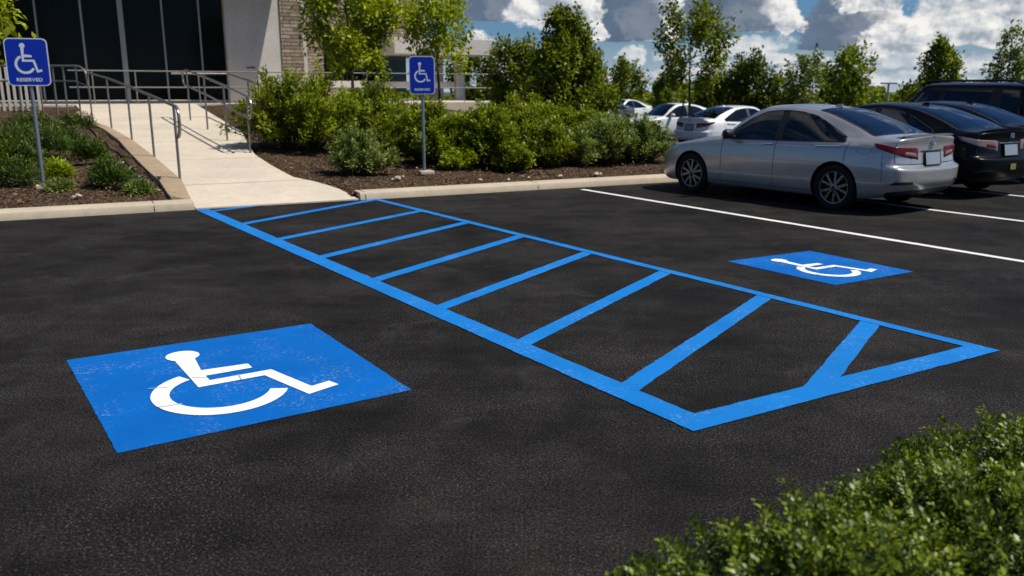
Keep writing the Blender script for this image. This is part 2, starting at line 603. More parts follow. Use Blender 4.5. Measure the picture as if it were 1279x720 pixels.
# planting beds: one terrain sheet, sunk under the ramp
mb = MB()
ls = np.concatenate([np.arange(-30, -6, 0.8), np.arange(-6, 14, 0.22), [14.2]])
sg = np.concatenate([np.arange(0.16, 6, 0.2), np.arange(6, 19, 0.45)])
rows = []
for s in sg:
    row = []
    for l in ls:
        p = XY(l, s)
        z = bed_h(*p)
        l0, l1 = edge_at(RLp, s), edge_at(RRp, s)
        if l0 + 0.12 < l < l1 - 0.05:
            z -= 0.35
        else:
            z += 0.035 * math.sin(l * 2.3 + s) * math.sin(s * 1.9 - l * .7) * min(1, s) + 0.02 * random.random() - 0.03
        row.append((p[0], p[1], z))
    rows.append(row)
mb.grid(rows, flip=True)
tag(mb.build('planting_bed', M['mulch'], smooth=60), kind='structure')


# kerbs
def kerb(name, l0, l1, w=0.36, h=0.115):
    mb = MB()
    n = max(2, int((l1 - l0) / 0.6))
    rows = []
    for i in range(n + 1):
        l = l0 + (l1 - l0) * i / n
        prof = [(-0.02, -0.1), (-0.02, 0.0), (0.0, h - 0.03), (0.012, h - 0.01), (0.04, h), (w, h), (w + 0.005, -0.1)]
        rows.append([(*XY(l, s), z) for s, z in prof])
    mb.grid(rows)
    mb.poly(rows[0])
    mb.poly(rows[-1][::-1])
    joints = [l for l in np.arange(-28.0, 40.0, 3.05) if l0 < l < l1]
    for l in joints:
        mb.poly([(*XY(l - .005, .03), h + .002), (*XY(l + .005, .03), h + .002), (*XY(l + .005, w), h + .002), (*XY(l - .005, w), h + .002)], 1)
        mb.poly([(*XY(l - .005, -.022), 0.005), (*XY(l + .005, -.022), 0.005), (*XY(l + .005, -.004), h - .03), (*XY(l - .005, -.004), h - .03)], 1)
    return tag(mb.build(name, [M['kerb'], M['blacktrim']], smooth=40), kind='structure')


kerb('kerb', -30, -0.02)
kerb('kerb', RRp[0][0] + 0.02, 14.2)

# brown edging strip beside the ramp
mb = MB()
inner = RLp[1:]
rows = []
for i, s in enumerate(np.linspace(0.42, 15.5, 40)):
    l0 = edge_at(RLp, s)
    w = 0.25 + 0.08 * math.sin(s * .4)
    pi, po = XY(l0 + 0.02, s), XY(l0 - w, s)
    zi, zo = ramp_h(*pi), bed_h(*po)
    rows.append([(*pi, zi - .2), (*pi, zi + .03), (*XY(l0 - .04, s), zi + .035), (*XY(l0 - w * .85, s), zo + .045), (*po, zo + 0.035), (*po, zo - .2)])
mb.grid(rows)
mb.poly(rows[0][::-1])
tag(mb.build('edging', M['edging'], smooth=50), kind='structure')


# ------------------------------------------------------------------ painted markings
def strip(mb, p, q, w, z, side=0.0):
    p, q = np.array(p), np.array(q)
    d = (q - p) / np.linalg.norm(q - p)
    n = np.array([-d[1], d[0]])
    n0, n1 = n * (side - 1) * w / 2, n * (side + 1) * w / 2
    mb.poly(ragged([p + n0, q + n0, q + n1, p + n1], z))


Lo0, Lo1 = G(244, 262.5), G(866, 540)
Ro0, Ro1 = G(470, 248.3), G(1249, 439)
aisle = thing('hatched_access_aisle', 'blue painted access aisle outline filled with slanting blue stripes', 'road marking', (*((Lo0 + Ro1) / 2), 0))


def isect(p, d, q, e):
    A = np.array([d, -e]).T
    t = np.linalg.solve(A, q - p)
    return p + d * t[0]


uL = (Lo0 - Lo1) / np.linalg.norm(Lo0 - Lo1)
uR = (Ro0 - Ro1) / np.linalg.norm(Ro0 - Ro1)
uF = (Ro1 - Lo1) / np.linalg.norm(Ro1 - Lo1)
nL = np.array([uL[1], -uL[0]])       # to the right, into the aisle
nR = np.array([-uR[1], uR[0]])       # to the left, into the aisle
nF = np.array([-uF[1], uF[0]])
WL, WR, WF, WS = 0.175, 0.105, 0.175, 0.135
inL, inR, inF = Lo1 + nL * WL, Ro1 + nR * WR, Lo1 + nF * WF
cLF = isect(inL, uL, inF, uF)
cRF = isect(inR, uR, inF, uF)


def ragged(pts, z, j=.0015, step=.03):
    out = []
    for a, b in zip(pts, pts[1:] + pts[:1]):
        a, b = np.array(a[:2], float), np.array(b[:2], float)
        d = b - a
        n = max(1, int(np.linalg.norm(d) / step)) if np.linalg.norm(d) > .7 else 1
        q = np.array([-d[1], d[0]]) / np.linalg.norm(d)
        w = 0.0
        for k in range(n):
            w = .6 * w + random.gauss(0, j)
            p = a + d * k / n + (q * w if k else 0)
            out.append((p[0], p[1], z))
    return out


def border(pts):
    mb = MB()
    mb.poly(ragged(list(pts), 0.006))
    return mb.build('border_line', M['blue_line'], aisle)


border([Lo1, cLF, Lo0 + nL * WL, Lo0])
border([Ro1, Ro0, Ro0 + nR * WR, cRF])
border([Lo1, Ro1, cRF, cLF])
hs = [((310, 279), (472, 249)), ((350, 299), (520, 265)), ((400, 322), (580, 279)), ((466, 351), (652, 295)),
      ((547, 386), (732, 317)), ((649, 431), (832, 340)), ((779, 489), (957, 370)), ((1025, 480), (1086, 405))]
for i, (a, b) in enumerate(hs):
    p, q = G(*a), G(*b)
    d = (q - p) / np.linalg.norm(q - p)
    n = np.array([-d[1], d[0]]) * WS / 2
    if i == 7: n = n * 1.05
    base, bd = (inL, uL) if i < 7 else (inF, uF)
    k = 0.012
    A = [isect(p + n, d, base, bd), isect(p - n, d, base, bd)]
    B = [isect(p - n, d, inR, uR), isect(p + n, d, inR, uR)]
    mb = MB()
    mb.poly(ragged([A[0] - d * k, A[1] - d * k, B[0] + d * k, B[1] + d * k], 0.004))
    mb.build('stripe', M['blue_line'], aisle)
mb = MB()
p, q = G(266, 264), G(326, 256.6)
strip(mb, isect(p, q - p, inL, uL), q, WS * .95, 0.004)
mb.build('stripe', M['blue_line'], aisle)

BODY = [(.353, .76), (.353, .42), (.597, .42), (.667, .15), (.795, .185), (.78, .238), (.704, .219), (.640, .472), (.408, .472),
        (.408, .53), (.585, .53), (.585, .585), (.41, .60), (.428, .76)]


def isa(mb, f):
    """wheelchair figure; f maps unit-square coordinates and a layer number to 3-D"""
    mb.poly([f(x, y, 0) for x, y in BODY])
    mb.poly([f(.394 + .064 * math.cos(a), .812 + .064 * math.sin(a), 1) for a in np.linspace(0, 2 * math.pi, 40, endpoint=False)])
    pr, ro, ri = (.415, .355), .236, .174
    A = np.radians(np.linspace(113, 332, 48))
    mb.grid([[f(pr[0] + r * math.cos(a), pr[1] + r * math.sin(a), 0) for r in (ri, ro)] for a in A])


def symbol_panel(corners, label):
    c = [G(*q) for q in corners]                     # bottom-left, bottom-right, top-right, top-left of the figure
    o = thing('accessible_parking_symbol', label, 'road marking', (*(sum(c) / 4), 0), group='blue wheelchair squares painted on the asphalt')
    mb = MB()
    mb.poly(ragged(list(c), 0.004, .0012))
    mb.build('blue_square', M['blue'], o)
    f = lambda x, y, k: (*((c[0] * (1 - x) + c[1] * x) * (1 - y) + (c[3] * (1 - x) + c[2] * x) * y), 0.008 + 0.0008 * k)
    mb = MB()
    isa(mb, f)
    for q in ([(.505, .415), (.511, .415), (.519, .477), (.511, .477)], [(.185, .30), (.188, .293), (.262, .285), (.262, .291)], [(.36, .535), (.36, .528), (.408, .50), (.408, .506)], [(.195, .50), (.20, .494), (.268, .47), (.262, .478)]):
        mb.poly([f(x, y, 2) for x, y in q], 1)
    mb.build('wheelchair_figure', [M['white_sym'], M['symcrack']], o)


symbol_panel([(147, 567), (514, 488), (388, 405), (83, 451)], 'large scuffed blue square with white wheelchair figure, left of the striped aisle')
symbol_panel([(1044, 357), (1141, 340), (1012, 314), (908, 327)], 'smaller clean blue square with white wheelchair figure, between striped aisle and white bay line')

US = np.array([math.cos(R(121.6)), math.sin(R(121.6))])   # bays run this way
VS = np.array([US[1], -US[0]])
w1 = G(727, 237)
for i, (lab, off) in enumerate((('long white bay line on the open asphalt nearest the silver sedan', 0),
                                ('white bay line between the silver sedan and the black sedan', 2.72),
                                ('white bay line on the far side of the black sedan', 5.44))):
    l, s = LS(*(w1 + VS * off))
    p = w1 + VS * off - US * (s / (US @ KN) - 0.05 if i else 0)
    mb = MB()
    strip(mb, p, p - US * (10.5 if i == 0 else 8.2 if i > 1 else 8.4), 0.105, 0.005)
    o = mb.build('bay_line', M['white_line'])
    tag(o, lab, 'road marking', 'white lines marking the parking bays')

# ------------------------------------------------------------------ signs
def sign(px_base, w, h, zb, normal, label, lean=0.0):
    b = hit(*px_base, bed_h)
    o = thing('parking_sign', label, 'sign', tuple(b), group='blue wheelchair signs on steel posts')
    zt = zb + h
    mb = MB()
    mb.tube([(b[0], b[1], b[2] - .2), (b[0] - lean, b[1], zt - 0.05)], 0.028, 12)
    mb.build('post', M['galv'], o, smooth=True)
    mb = MB()
    mb.box((b[0] + .03, b[1], b[2] + .02), (.26, .22, .07), 0.4)
    mb.build('footing', M['kerb'], o, bevel=.015)
    n = np.array([normal[0], normal[1], 0.0])
    n /= np.linalg.norm(n)
    r = np.array([-n[1], n[0], 0.0])
    c = np.array([b[0] - lean, b[1], 0]) + n * 0.036

    def rr(mb, ww, hh, off, rad, m=0, th=0.0):
        pts = []
        for cx, cz, a0 in ((1, 1, 0), (-1, 1, 90), (-1, -1, 180), (1, -1, 270)):
            for k in range(6):
                a = R(a0 + k * 18)
                pts.append((cx * (ww / 2 - rad) + rad * math.cos(a), cz * (hh / 2 - rad) + rad * math.sin(a)))
        P = [c + r * x + np.array([0, 0, zb + h / 2 + z]) + n * off for x, z in pts]
        mb.poly(P, m)
        if th:
            B = [p - n * th for p in P]
            mb.poly(B[::-1], m)
            mb.grid([P + [P[0]], B + [B[0]]], m)

    mb = MB()
    rr(mb, w, h, 0, .07, 0, 0.004)
    pan = mb.build('panel', M['signwhite'], o)
    mb = MB()
    rr(mb, w - .03, h - .03, .002, .06)
    mb.build('blue_face', M['signblue'], pan)
    S = min(w, h) * 1.02
    f = lambda x, y, k: tuple(c + r * ((x - .475) * S) + np.array([0, 0, zb + h * .575 + (y - .5) * S]) + n * (.004 + .0006 * k))
    mb = MB()
    isa(mb, f)
    mb.build('wheelchair_figure', M['signwhite'], pan)
    # lettering
    cu = bpy.data.curves.new('lettering', 'FONT')
    cu.body = 'RESERVED'
    cu.size = .13
    cu.align_x = 'CENTER'
    cu.offset = 0.003
    tmp = bpy.data.objects.new('tmp_text', cu)
    COL.objects.link(tmp)
    dg = bpy.context.evaluated_depsgraph_get()
    me = bpy.data.meshes.new_from_object(tmp.evaluated_get(dg))
    bpy.data.objects.remove(tmp)
    xs = [v.co.x for v in me.vertices]
    k = w * .60 / (max(xs) - min(xs))
    for v in me.vertices:
        p = c + r * (v.co.x * k) + np.array([0, 0, zb + h * .095 + v.co.y * k * .9]) + n * .0045
        v.co = Vector(p - b)
    lo = link('lettering', me, None, pan)
    me.materials.clear()
    me.materials.append(M['signwhite'])
    return o


b1 = hit(55, 235, bed_h)
sign((55, 235), .57, .68, z_at(b1[0], b1[1], 107.5), (.30, -.95), 'larger blue wheelchair sign with white border on grey post in left plant bed', 0.0)
b2 = hit(530, 217, bed_h)
sign((530, 217), .455, .655, z_at(b2[0], b2[1], 118), (.10, -.99), 'narrower blue wheelchair sign on thin grey post in front of the hedge shrubs', 0.0)


# ------------------------------------------------------------------ railings
def rh(X, Y):
    l, s = LS(X, Y)
    return ramp_h(X, Y)


def arc_pts(p0, p1, p2, n=8):
    p0, p1, p2 = map(np.array, (p0, p1, p2))
    return [(1 - t) ** 2 * p0 + 2 * t * (1 - t) * p1 + t * t * p2 for t in np.linspace(0, 1, n)]


RR_ = 0.026
hr = thing('handrail', 'grey tubular handrail sloping down the left edge of the ramp', 'handrail', (*hit(165, 175, rh)[:2], 0.6), group='steel handrails by the ramp')
pbase = [(225, 225), (193, 197.5), (165, 175.5), (139.5, 160.5), (116, 153)]
ptop = [132, 118.5, 107, 97.5, 91]
tops = []
for (px, py), ty in zip(pbase, ptop):
    b = hit(px, py, rh)
    zt = z_at(b[0], b[1], ty)
    tops.append(np.array([b[0], b[1], zt]))
    mb = MB()
    mb.tube([(b[0], b[1], b[2] - .05), (b[0], b[1], zt)], RR_ * .85, 10)
    mb.build('post', M['steel'], hr, smooth=True)
print('rail heights', [round(t[2] - rh(t[0], t[1]), 2) for t in tops])
d = (tops[0] - tops[1])
d /= np.linalg.norm(d)
end = tops[0] + d * .22
loop = arc_pts(end, end + d * .22, end + d * .2 + np.array([0, 0, -.22]), 8)
loop2 = arc_pts(loop[-1], loop[-1] + np.array([0, 0, -.28]), tops[0] + np.array([0.01, 0, -.50]), 8)
mb = MB()
mb.tube(list(tops[::-1]) + [end] + loop[1:] + loop2[1:], RR_, 10)
mb.build('top_rail', M['steel'], hr, smooth=True)

# rail round the left bed, with a middle rail
hb = thing('guard_rail', 'grey two-bar guard rail with rounded corner beside the blue sign', 'railing', (*at_depth(80, 120, 25)[:2], 1.0), group='steel handrails by the ramp')
Yb = hit(116, 153, rh)[1]
pts_t, pts_m = [], []
for i, px in enumerate((-60, -20, 20, 47, 65, 78, 94)):
    pt = at_depth(px, 82.5, Yb + 0.2 * (6 - i))
    pm = at_depth(px, 101.5, Yb + 0.2 * (6 - i))
    pts_t.append(pt)
    pts_m.append(pm)
    mb = MB()
    mb.tube([(pt[0], pt[1], bed_h(pt[0], pt[1]) - .1), tuple(pt)], RR_ * .85, 8)
    mb.build('post', M['steel'], hb, smooth=True)
e1, e2 = at_depth(107, 92, Yb - .1), at_depth(110, 108, Yb - .1)
mb = MB()
mb.tube(pts_t + arc_pts(pts_t[-1], at_depth(104, 83, Yb), e1, 6)[1:] + [e2], RR_, 10)
mb.build('top_rail', M['steel'], hb, smooth=True)
mb = MB()
mb.tube(pts_m + [e2], RR_ * .85, 10)
mb.build('middle_rail', M['steel'], hb, smooth=True)

# right handrail: two bars, looped ends
hr2 = thing('handrail', 'grey two-bar handrail with looped ends on the right edge of the ramp', 'handrail', (*hit(284, 175, rh)[:2], 0.6), group='steel handrails by the ramp')
pb = [(313, 191), (284, 175.5), (259.5, 162), (238, 150.5)]
pt_ = [120.5, 106.5, 96, 88]
tp = []
for (px, py), ty in zip(pb, pt_):
    b = hit(px, py, rh)
    zt = z_at(b[0], b[1], ty)
    tp.append(np.array([b[0], b[1], zt]))
    mb = MB()
    mb.tube([(b[0], b[1], b[2] - .05), (b[0], b[1], zt)], RR_ * .85, 10)
    mb.build('post', M['steel'], hr2, smooth=True)
print('rail2 heights', [round(t[2] - rh(t[0], t[1]), 2) for t in tp])
mid = [t - np.array([0, 0, .42]) for t in tp]
d = tp[0] - tp[1]
d /= np.linalg.norm(d)
lowloop = arc_pts(tp[0] + d * .12, tp[0] + d * .34, tp[0] + d * .32 + np.array([0, 0, -.22]), 7) + arc_pts(tp[0] + d * .32 + np.array([0, 0, -.22]), mid[0] + d * .3 + np.array([0, 0, -.06]), mid[0], 7)[1:]
up = tp[-1] - tp[-2]
up[2] *= .2
up /= np.linalg.norm(up)
hiloop = arc_pts(tp[-1] + up * .3, tp[-1] + up * .75, tp[-1] + up * .72 + np.array([0, 0, -.24]), 7) + arc_pts(tp[-1] + up * .72 + np.array([0, 0, -.24]), mid[-1] + up * .7, mid[-1] + up * .3, 7)[1:]
mb = MB()
mb.tube(mid[::-1] and ([mid[-1]] + hiloop[::-1] + tp[::-1] + lowloop + mid[1:]) if False else hiloop[::-1] + tp[::-1] + lowloop, RR_, 10)
mb.build('top_rail', M['steel'], hr2, smooth=True)
mb = MB()
mb.tube([hiloop[-1]] + mid[::-1], RR_ * .85, 10)
mb.build('middle_rail', M['steel'], hr2, smooth=True)

# second, farther handrail beside it
hr3 = thing('handrail', 'shorter grey handrail with bright sloping bar behind the right ramp handrail', 'handrail', (*(tp[1][:2] + KD * .9 + KN * 1.2), 0.9), group='steel handrails by the ramp')
off = np.array([*(KD * 1.15 + KN * .5), 0])
q3 = [t + off + np.array([0, 0, -.08]) for t in tp[:0:-1]]
q3.append(tp[0] + off * .55 + np.array([0, 0, -.1]))
for t in q3[:-1]:
    mb = MB()
    mb.tube([(t[0], t[1], bed_h(t[0], t[1]) - .05), tuple(t)], RR_ * .85, 8)
    mb.build('post', M['steel'], hr3, smooth=True)
mb = MB()
mb.tube(q3, RR_ * 1.25, 10)
mb.build('top_rail', M['steel'], hr3, smooth=True)
mb = MB()
mb.tube([q3[0], q3[0] + np.array([*(-KD * 1.5), 0])], RR_, 8)
mb.build('cross_rail', M['steel'], hr3, smooth=True)

# long guard rail along the edge of the landing
gr = thing('guard_rail', 'long thin level guard rail crossing in front of the dark glazing', 'railing', (*XY(3, TOPS + .15), TOPZ), group='steel handrails by the ramp')
mb = MB()
A, B = XY(-1.6, TOPS + .2), XY(14.3, TOPS + .2)
for z in (1.08, 0.55):
    mb.tube([(*A, TOPZ + z), (*B, TOPZ + z)], 0.022, 8)
mb.build('rails', M['railgrey'], gr, smooth=True)
for k in range(9):
    p = A + (B - A) * (k + (0.35 if k == 0 else 0)) / 8
    mb = MB()
    mb.tube([(*p, TOPZ), (*p, TOPZ + 1.08)], 0.02, 8)
    mb.build('post', M['railgrey'], gr, smooth=True)

# white picket fence at far left
wf = thing('picket_fence', 'white picket fence half hidden behind the larger blue sign', 'fence', (*at_depth(10, 110, 25)[:2], 1.0))
A, B = at_depth(-60, 110, 24.5), at_depth(47, 110, 25.6)
dF = (B - A)
for i in range(15):
    p = A + dF * i / 14
    mb = MB()
    zt = z_at(p[0], p[1], 79)
    zb_ = bed_h(p[0], p[1])
    ax = dF[:2] / np.linalg.norm(dF[:2])
    w, th = .075, .022
    n2 = np.array([-ax[1], ax[0]])
    pr = [(-w / 2, zb_), (w / 2, zb_), (w / 2, zt - .08), (0, zt), (-w / 2, zt - .08)]
    F = [(*(p[:2] + ax * x - n2 * th / 2), z) for x, z in pr]
    K = [(*(p[:2] + ax * x + n2 * th / 2), z) for x, z in pr]
    mb.poly(F)
    mb.poly(K[::-1])
    mb.grid([F + [F[0]], K + [K[0]]])
    mb.build('picket', M['fencewhite'], wf)
for zz in (.35, 1.05):
    mb = MB()
    m_ = (A + B) / 2
    mb.box((m_[0], m_[1] + .04, 1.0 + zz - .1), (np.linalg.norm(dF[:2]), .04, .08), math.atan2(dF[1], dF[0]))
    mb.build('rail', M['fencewhite'], wf)

# ------------------------------------------------------------------ building
SB = TOPS + 2.0                                   # facade distance behind the kerb


def on_fac(px, py=127, s=None):
    s = SB if s is None else s
    d = ray(px, py)
    # point on the vertical plane at distance s
    o = np.array([0.0, 0.0])
    k = (s - (o - K0) @ KN) / (d[:2] @ KN)
    p = d[:2] * k
    return (p - K0) @ KD


bld = thing('office_building', 'modern office building with dark glazed front, white wall and stone piers', 'building', (*XY(3, SB), TOPZ))
lm = [on_fac(x) for x in (57, 113, 161, 212, 257, 287)]
lw = lm[1] - lm[0]
lefts = [lm[0] - lw * k for k in range(6, 0, -1)]
mull = lefts + lm
print('mullion l', [round(x, 2) for x in mull])
TOPB = 7.6


def fbox(mb, l0, l1, s0, s1, z0, z1, m=0):
    c = XY((l0 + l1) / 2, (s0 + s1) / 2)
    mb.box((c[0], c[1], (z0 + z1) / 2), (l1 - l0, s1 - s0, z1 - z0), KA, m)


# each pane with its frame
for i in range(len(mull) - 1):
    l0, l1 = mull[i], mull[i + 1]
    mb = MB()
    fbox(mb, l0 + .03, l1 - .03, SB + .10, SB + .13, TOPZ + .12, 5.6)
    w = mb.build('window', M['darkglass'], bld)
    mb = MB()
    fw = .17 if i == mull.index(lm[2]) else .055
    fbox(mb, l0 - fw / 2, l0 + fw / 2, SB - (.12 if fw > .1 else .02), SB + .16, TOPZ + .10, 5.6)
    mb.build('mullion', M['alum'], w, bevel=.006)
mb = MB()
fbox(mb, mull[0], mull[-1], SB - .02, SB + .16, TOPZ, TOPZ + .10)
mb.build('window_sill', M['alum'], bld)
# white wall
lwR = on_fac(354)
mb = MB()
fbox(mb, lm[-1], lwR, SB - .25, SB + 8, TOPZ - .6, TOPB)
mb.build('white_wall', M['whitewall'], bld, bevel=.01)
mb = MB()
fbox(mb, (lm[-1] + lwR) / 2 - .35, (lm[-1] + lwR) / 2 - .02, SB - .275, SB - .25, 2.47, 2.50)
mb.build('wall_scuff', M['interior_dark'], bld)
lsR = on_fac(384, s=SB - .5)
mb = MB()
fbox(mb, lwR, lsR, SB - .30, SB + 3, TOPZ - .6, TOPB)
mb.build('stone_pier', M['stone'], bld)
mb = MB()
fbox(mb, lsR, lsR + .14, SB - .27, SB + 3, TOPZ - .6, TOPB)
mb.build('corner_trim', M['whitewall'], bld, bevel=.01)
# roof overhang shading the glass
mb = MB()
lsh = on_fac(318, 105) + .96
oh = [(mull[0], SB - 2.0), (lsh + .6 * 1.75, SB - 2.0), (lsh, SB - .25), (lsh, SB + 8), (mull[0], SB + 8)]
lo_, hi_ = [(*XY(*q), 5.62) for q in oh], [(*XY(*q), 6.1) for q in oh]
mb.poly(lo_[::-1])
mb.poly(hi_)
mb.grid([lo_ + [lo_[0]], hi_ + [hi_[0]]])
mb.build('roof_overhang', M['soffit'], bld)
# side wing set farther back
S2 = SB + 5.5
lx = lambda px: on_fac(px, 90, S2)
mb = MB()
fbox(mb, lsR + .14, lx(405), S2, S2 + 5, 0.6, TOPB)
fbox(mb, lx(405), lx(482), S2 + .02, S2 + 5, 3.85, TOPB)
fbox(mb, lx(405), lx(482), S2 + .03, S2 + 5, 0.6, TOPZ + .9)
mb.build('stone_wall', M['stone'], bld)
mb = MB()
fbox(mb, lx(482), lx(531), S2 - .3, S2 + 5, 4.0, TOPB)
mb.build('stone_wall', M['stone'], bld)
mb = MB()
fbox(mb, lx(405), lx(482), S2 + .5, S2 + .6, TOPZ + .9, 3.85)
w = mb.build('window', M['darkglass'], bld)
mb = MB()
for px in (405.5, 430, 456, 481.5):
    fbox(mb, lx(px) - .05, lx(px) + .05, S2 + .3, S2 + .55, TOPZ + .9, 3.85)
mb.build('window_frame', M['interior_dark'], w)
mb = MB()
fbox(mb, lx(482), lx(512), S2 + .5, S2 + .6, TOPZ + .4, 3.4)
mb.build('window', M['skyglass'], bld)
mb = MB()
fbox(mb, lx(474), lx(592), S2 - 2.2, S2 + 3, 3.25, 3.95)
mb.build('canopy', M['whitewall'], bld, bevel=.02)
mb = MB()
fbox(mb, lx(536), lx(553), S2 - .1, S2 + .35, .4, 3.25)
mb.build('canopy_column', M['whitewall'], bld, bevel=.02)
mb = MB()
fbox(mb, lx(557), lx(566), S2 - 1.3, S2 - .95, .4, 3.25)
mb.build('canopy_column', M['whitewall'], bld, bevel=.02)
mb = MB()
fbox(mb, lx(405), lx(556), S2 - 1.2, S2 - 1.0, TOPZ + .55, TOPZ + .85)
mb.build('ledge', M['whitewall'], bld, bevel=.02)


# ------------------------------------------------------------------ foliage
def leaf_mesh(name, C, D, N, Ls, wr=0.45, fold=0.12):
    n = len(C)
    D = D / (np.linalg.norm(D, axis=1)[:, None] + 1e-9)
    S = np.cross(D, N)
    S = S / (np.linalg.norm(S, axis=1)[:, None] + 1e-9)
    N2 = np.cross(S, D)
    Ls = Ls[:, None]
    v = np.empty((n, 4, 3))
    v[:, 0] = C
    mid = C + D * Ls * .5
    v[:, 1] = mid + S * Ls * wr * .5 + N2 * Ls * fold
    v[:, 2] = C + D * Ls
    v[:, 3] = mid - S * Ls * wr * .5 + N2 * Ls * fold
    me = bpy.data.meshes.new(name)
    me.vertices.add(n * 4)
    me.vertices.foreach_set('co', v.astype(np.float32).ravel())
    me.loops.add(n * 4)
    me.loops.foreach_set('vertex_index', np.arange(n * 4, dtype=np.int32))
    me.polygons.add(n)
    me.polygons.foreach_set('loop_start', np.arange(0, n * 4, 4, dtype=np.int32))
    me.update(calc_edges=True)
    return me


def runit(n):
    v = RNG.normal(size=(n, 3))
    return v / np.linalg.norm(v, axis=1)[:, None]


def shrub(name, label, c, Rx, Ry, H, nsh, nl, Ls, leaf, rz=0.0, wr=.45, tmin=.3, upright=.5, group=None, cat='shrub', stems=True, irregular=.22, hollow=0.0):
    """many shoots fanning from the base, leaves along each shoot"""
    o = thing(name, label, cat, tuple(c), group=group)
    th = RNG.random(nsh) * 2 * math.pi
    rad = np.sqrt(RNG.random(nsh))
    rad = hollow + (1 - hollow) * rad
    k = 1 + irregular * RNG.normal(size=nsh)
    k = np.clip(k, .55, 1.4) * np.where(RNG.random(nsh) < .05, 1.13, 1)
    lob = 1 + .16 * np.sin(th * 3 + RNG.random() * 6) + .1 * np.sin(th * 5 + RNG.random() * 6)
    hx = np.cos(th) * rad * Rx * lob
    hy = np.sin(th) * rad * Ry * lob
    hz = H * np.sqrt(np.clip(1 - (rad * .93) ** 2, 0.06, 1)) * k
    ca, sa = math.cos(rz), math.sin(rz)
    tip = np.stack([hx * ca - hy * sa, hx * sa + hy * ca, hz], 1)
    base = tip * np.array([.25, .25, 0]) + RNG.normal(size=(nsh, 3)) * np.array([.05, .05, 0]) * Rx
    midp = base + (tip - base) * .5
    midp[:, 2] += hz * .12
    midp[:, :2] = base[:, :2] + (tip - base)[:, :2] * (.62 - .3 * upright)
    w = np.linalg.norm(tip - base, axis=1)
    i = RNG.choice(nsh, nl, p=w / w.sum())
    t = tmin + (1 - tmin) * RNG.random(nl) ** .75
    t1 = t[:, None]
    P = (1 - t1) ** 2 * base[i] + 2 * t1 * (1 - t1) * midp[i] + t1 * t1 * tip[i]
    T = 2 * (1 - t1) * (midp[i] - base[i]) + 2 * t1 * (tip[i] - midp[i])
    T /= np.linalg.norm(T, axis=1)[:, None] + 1e-9
    rv = runit(nl)
    side = np.cross(T, rv)
    side /= np.linalg.norm(side, axis=1)[:, None] + 1e-9
    sp = (1.15 - t1) * .9
    P = P + side * RNG.random((nl, 1)) * Ls * .8 * (1 + sp)
    D = side * .9 + T * .6 + np.array([0, 0, .15])
    N = T * .7 + np.array([0, 0, .8]) + .5 * runit(nl)
    ll = Ls * (.65 + .7 * RNG.random(nl)) * (1.1 - .25 * t)
    me = leaf_mesh('foliage', P, D, N, ll, wr)
    link('foliage', me, leaf, o)
    if stems:
        mb = MB()
        for q in range(0, nsh, max(1, nsh // 60)):
            pts = [(1 - a) ** 2 * base[q] + 2 * a * (1 - a) * midp[q] + a * a * tip[q] for a in (0, .35, .7, .97)]
            r0 = .006 + .007 * H
            mb.tube(pts, [r0, r0 * .8, r0 * .5, r0 * .2], 5, caps=False)
        mb.build('stems', M['twig'], o, world=False, smooth=True)
    return o


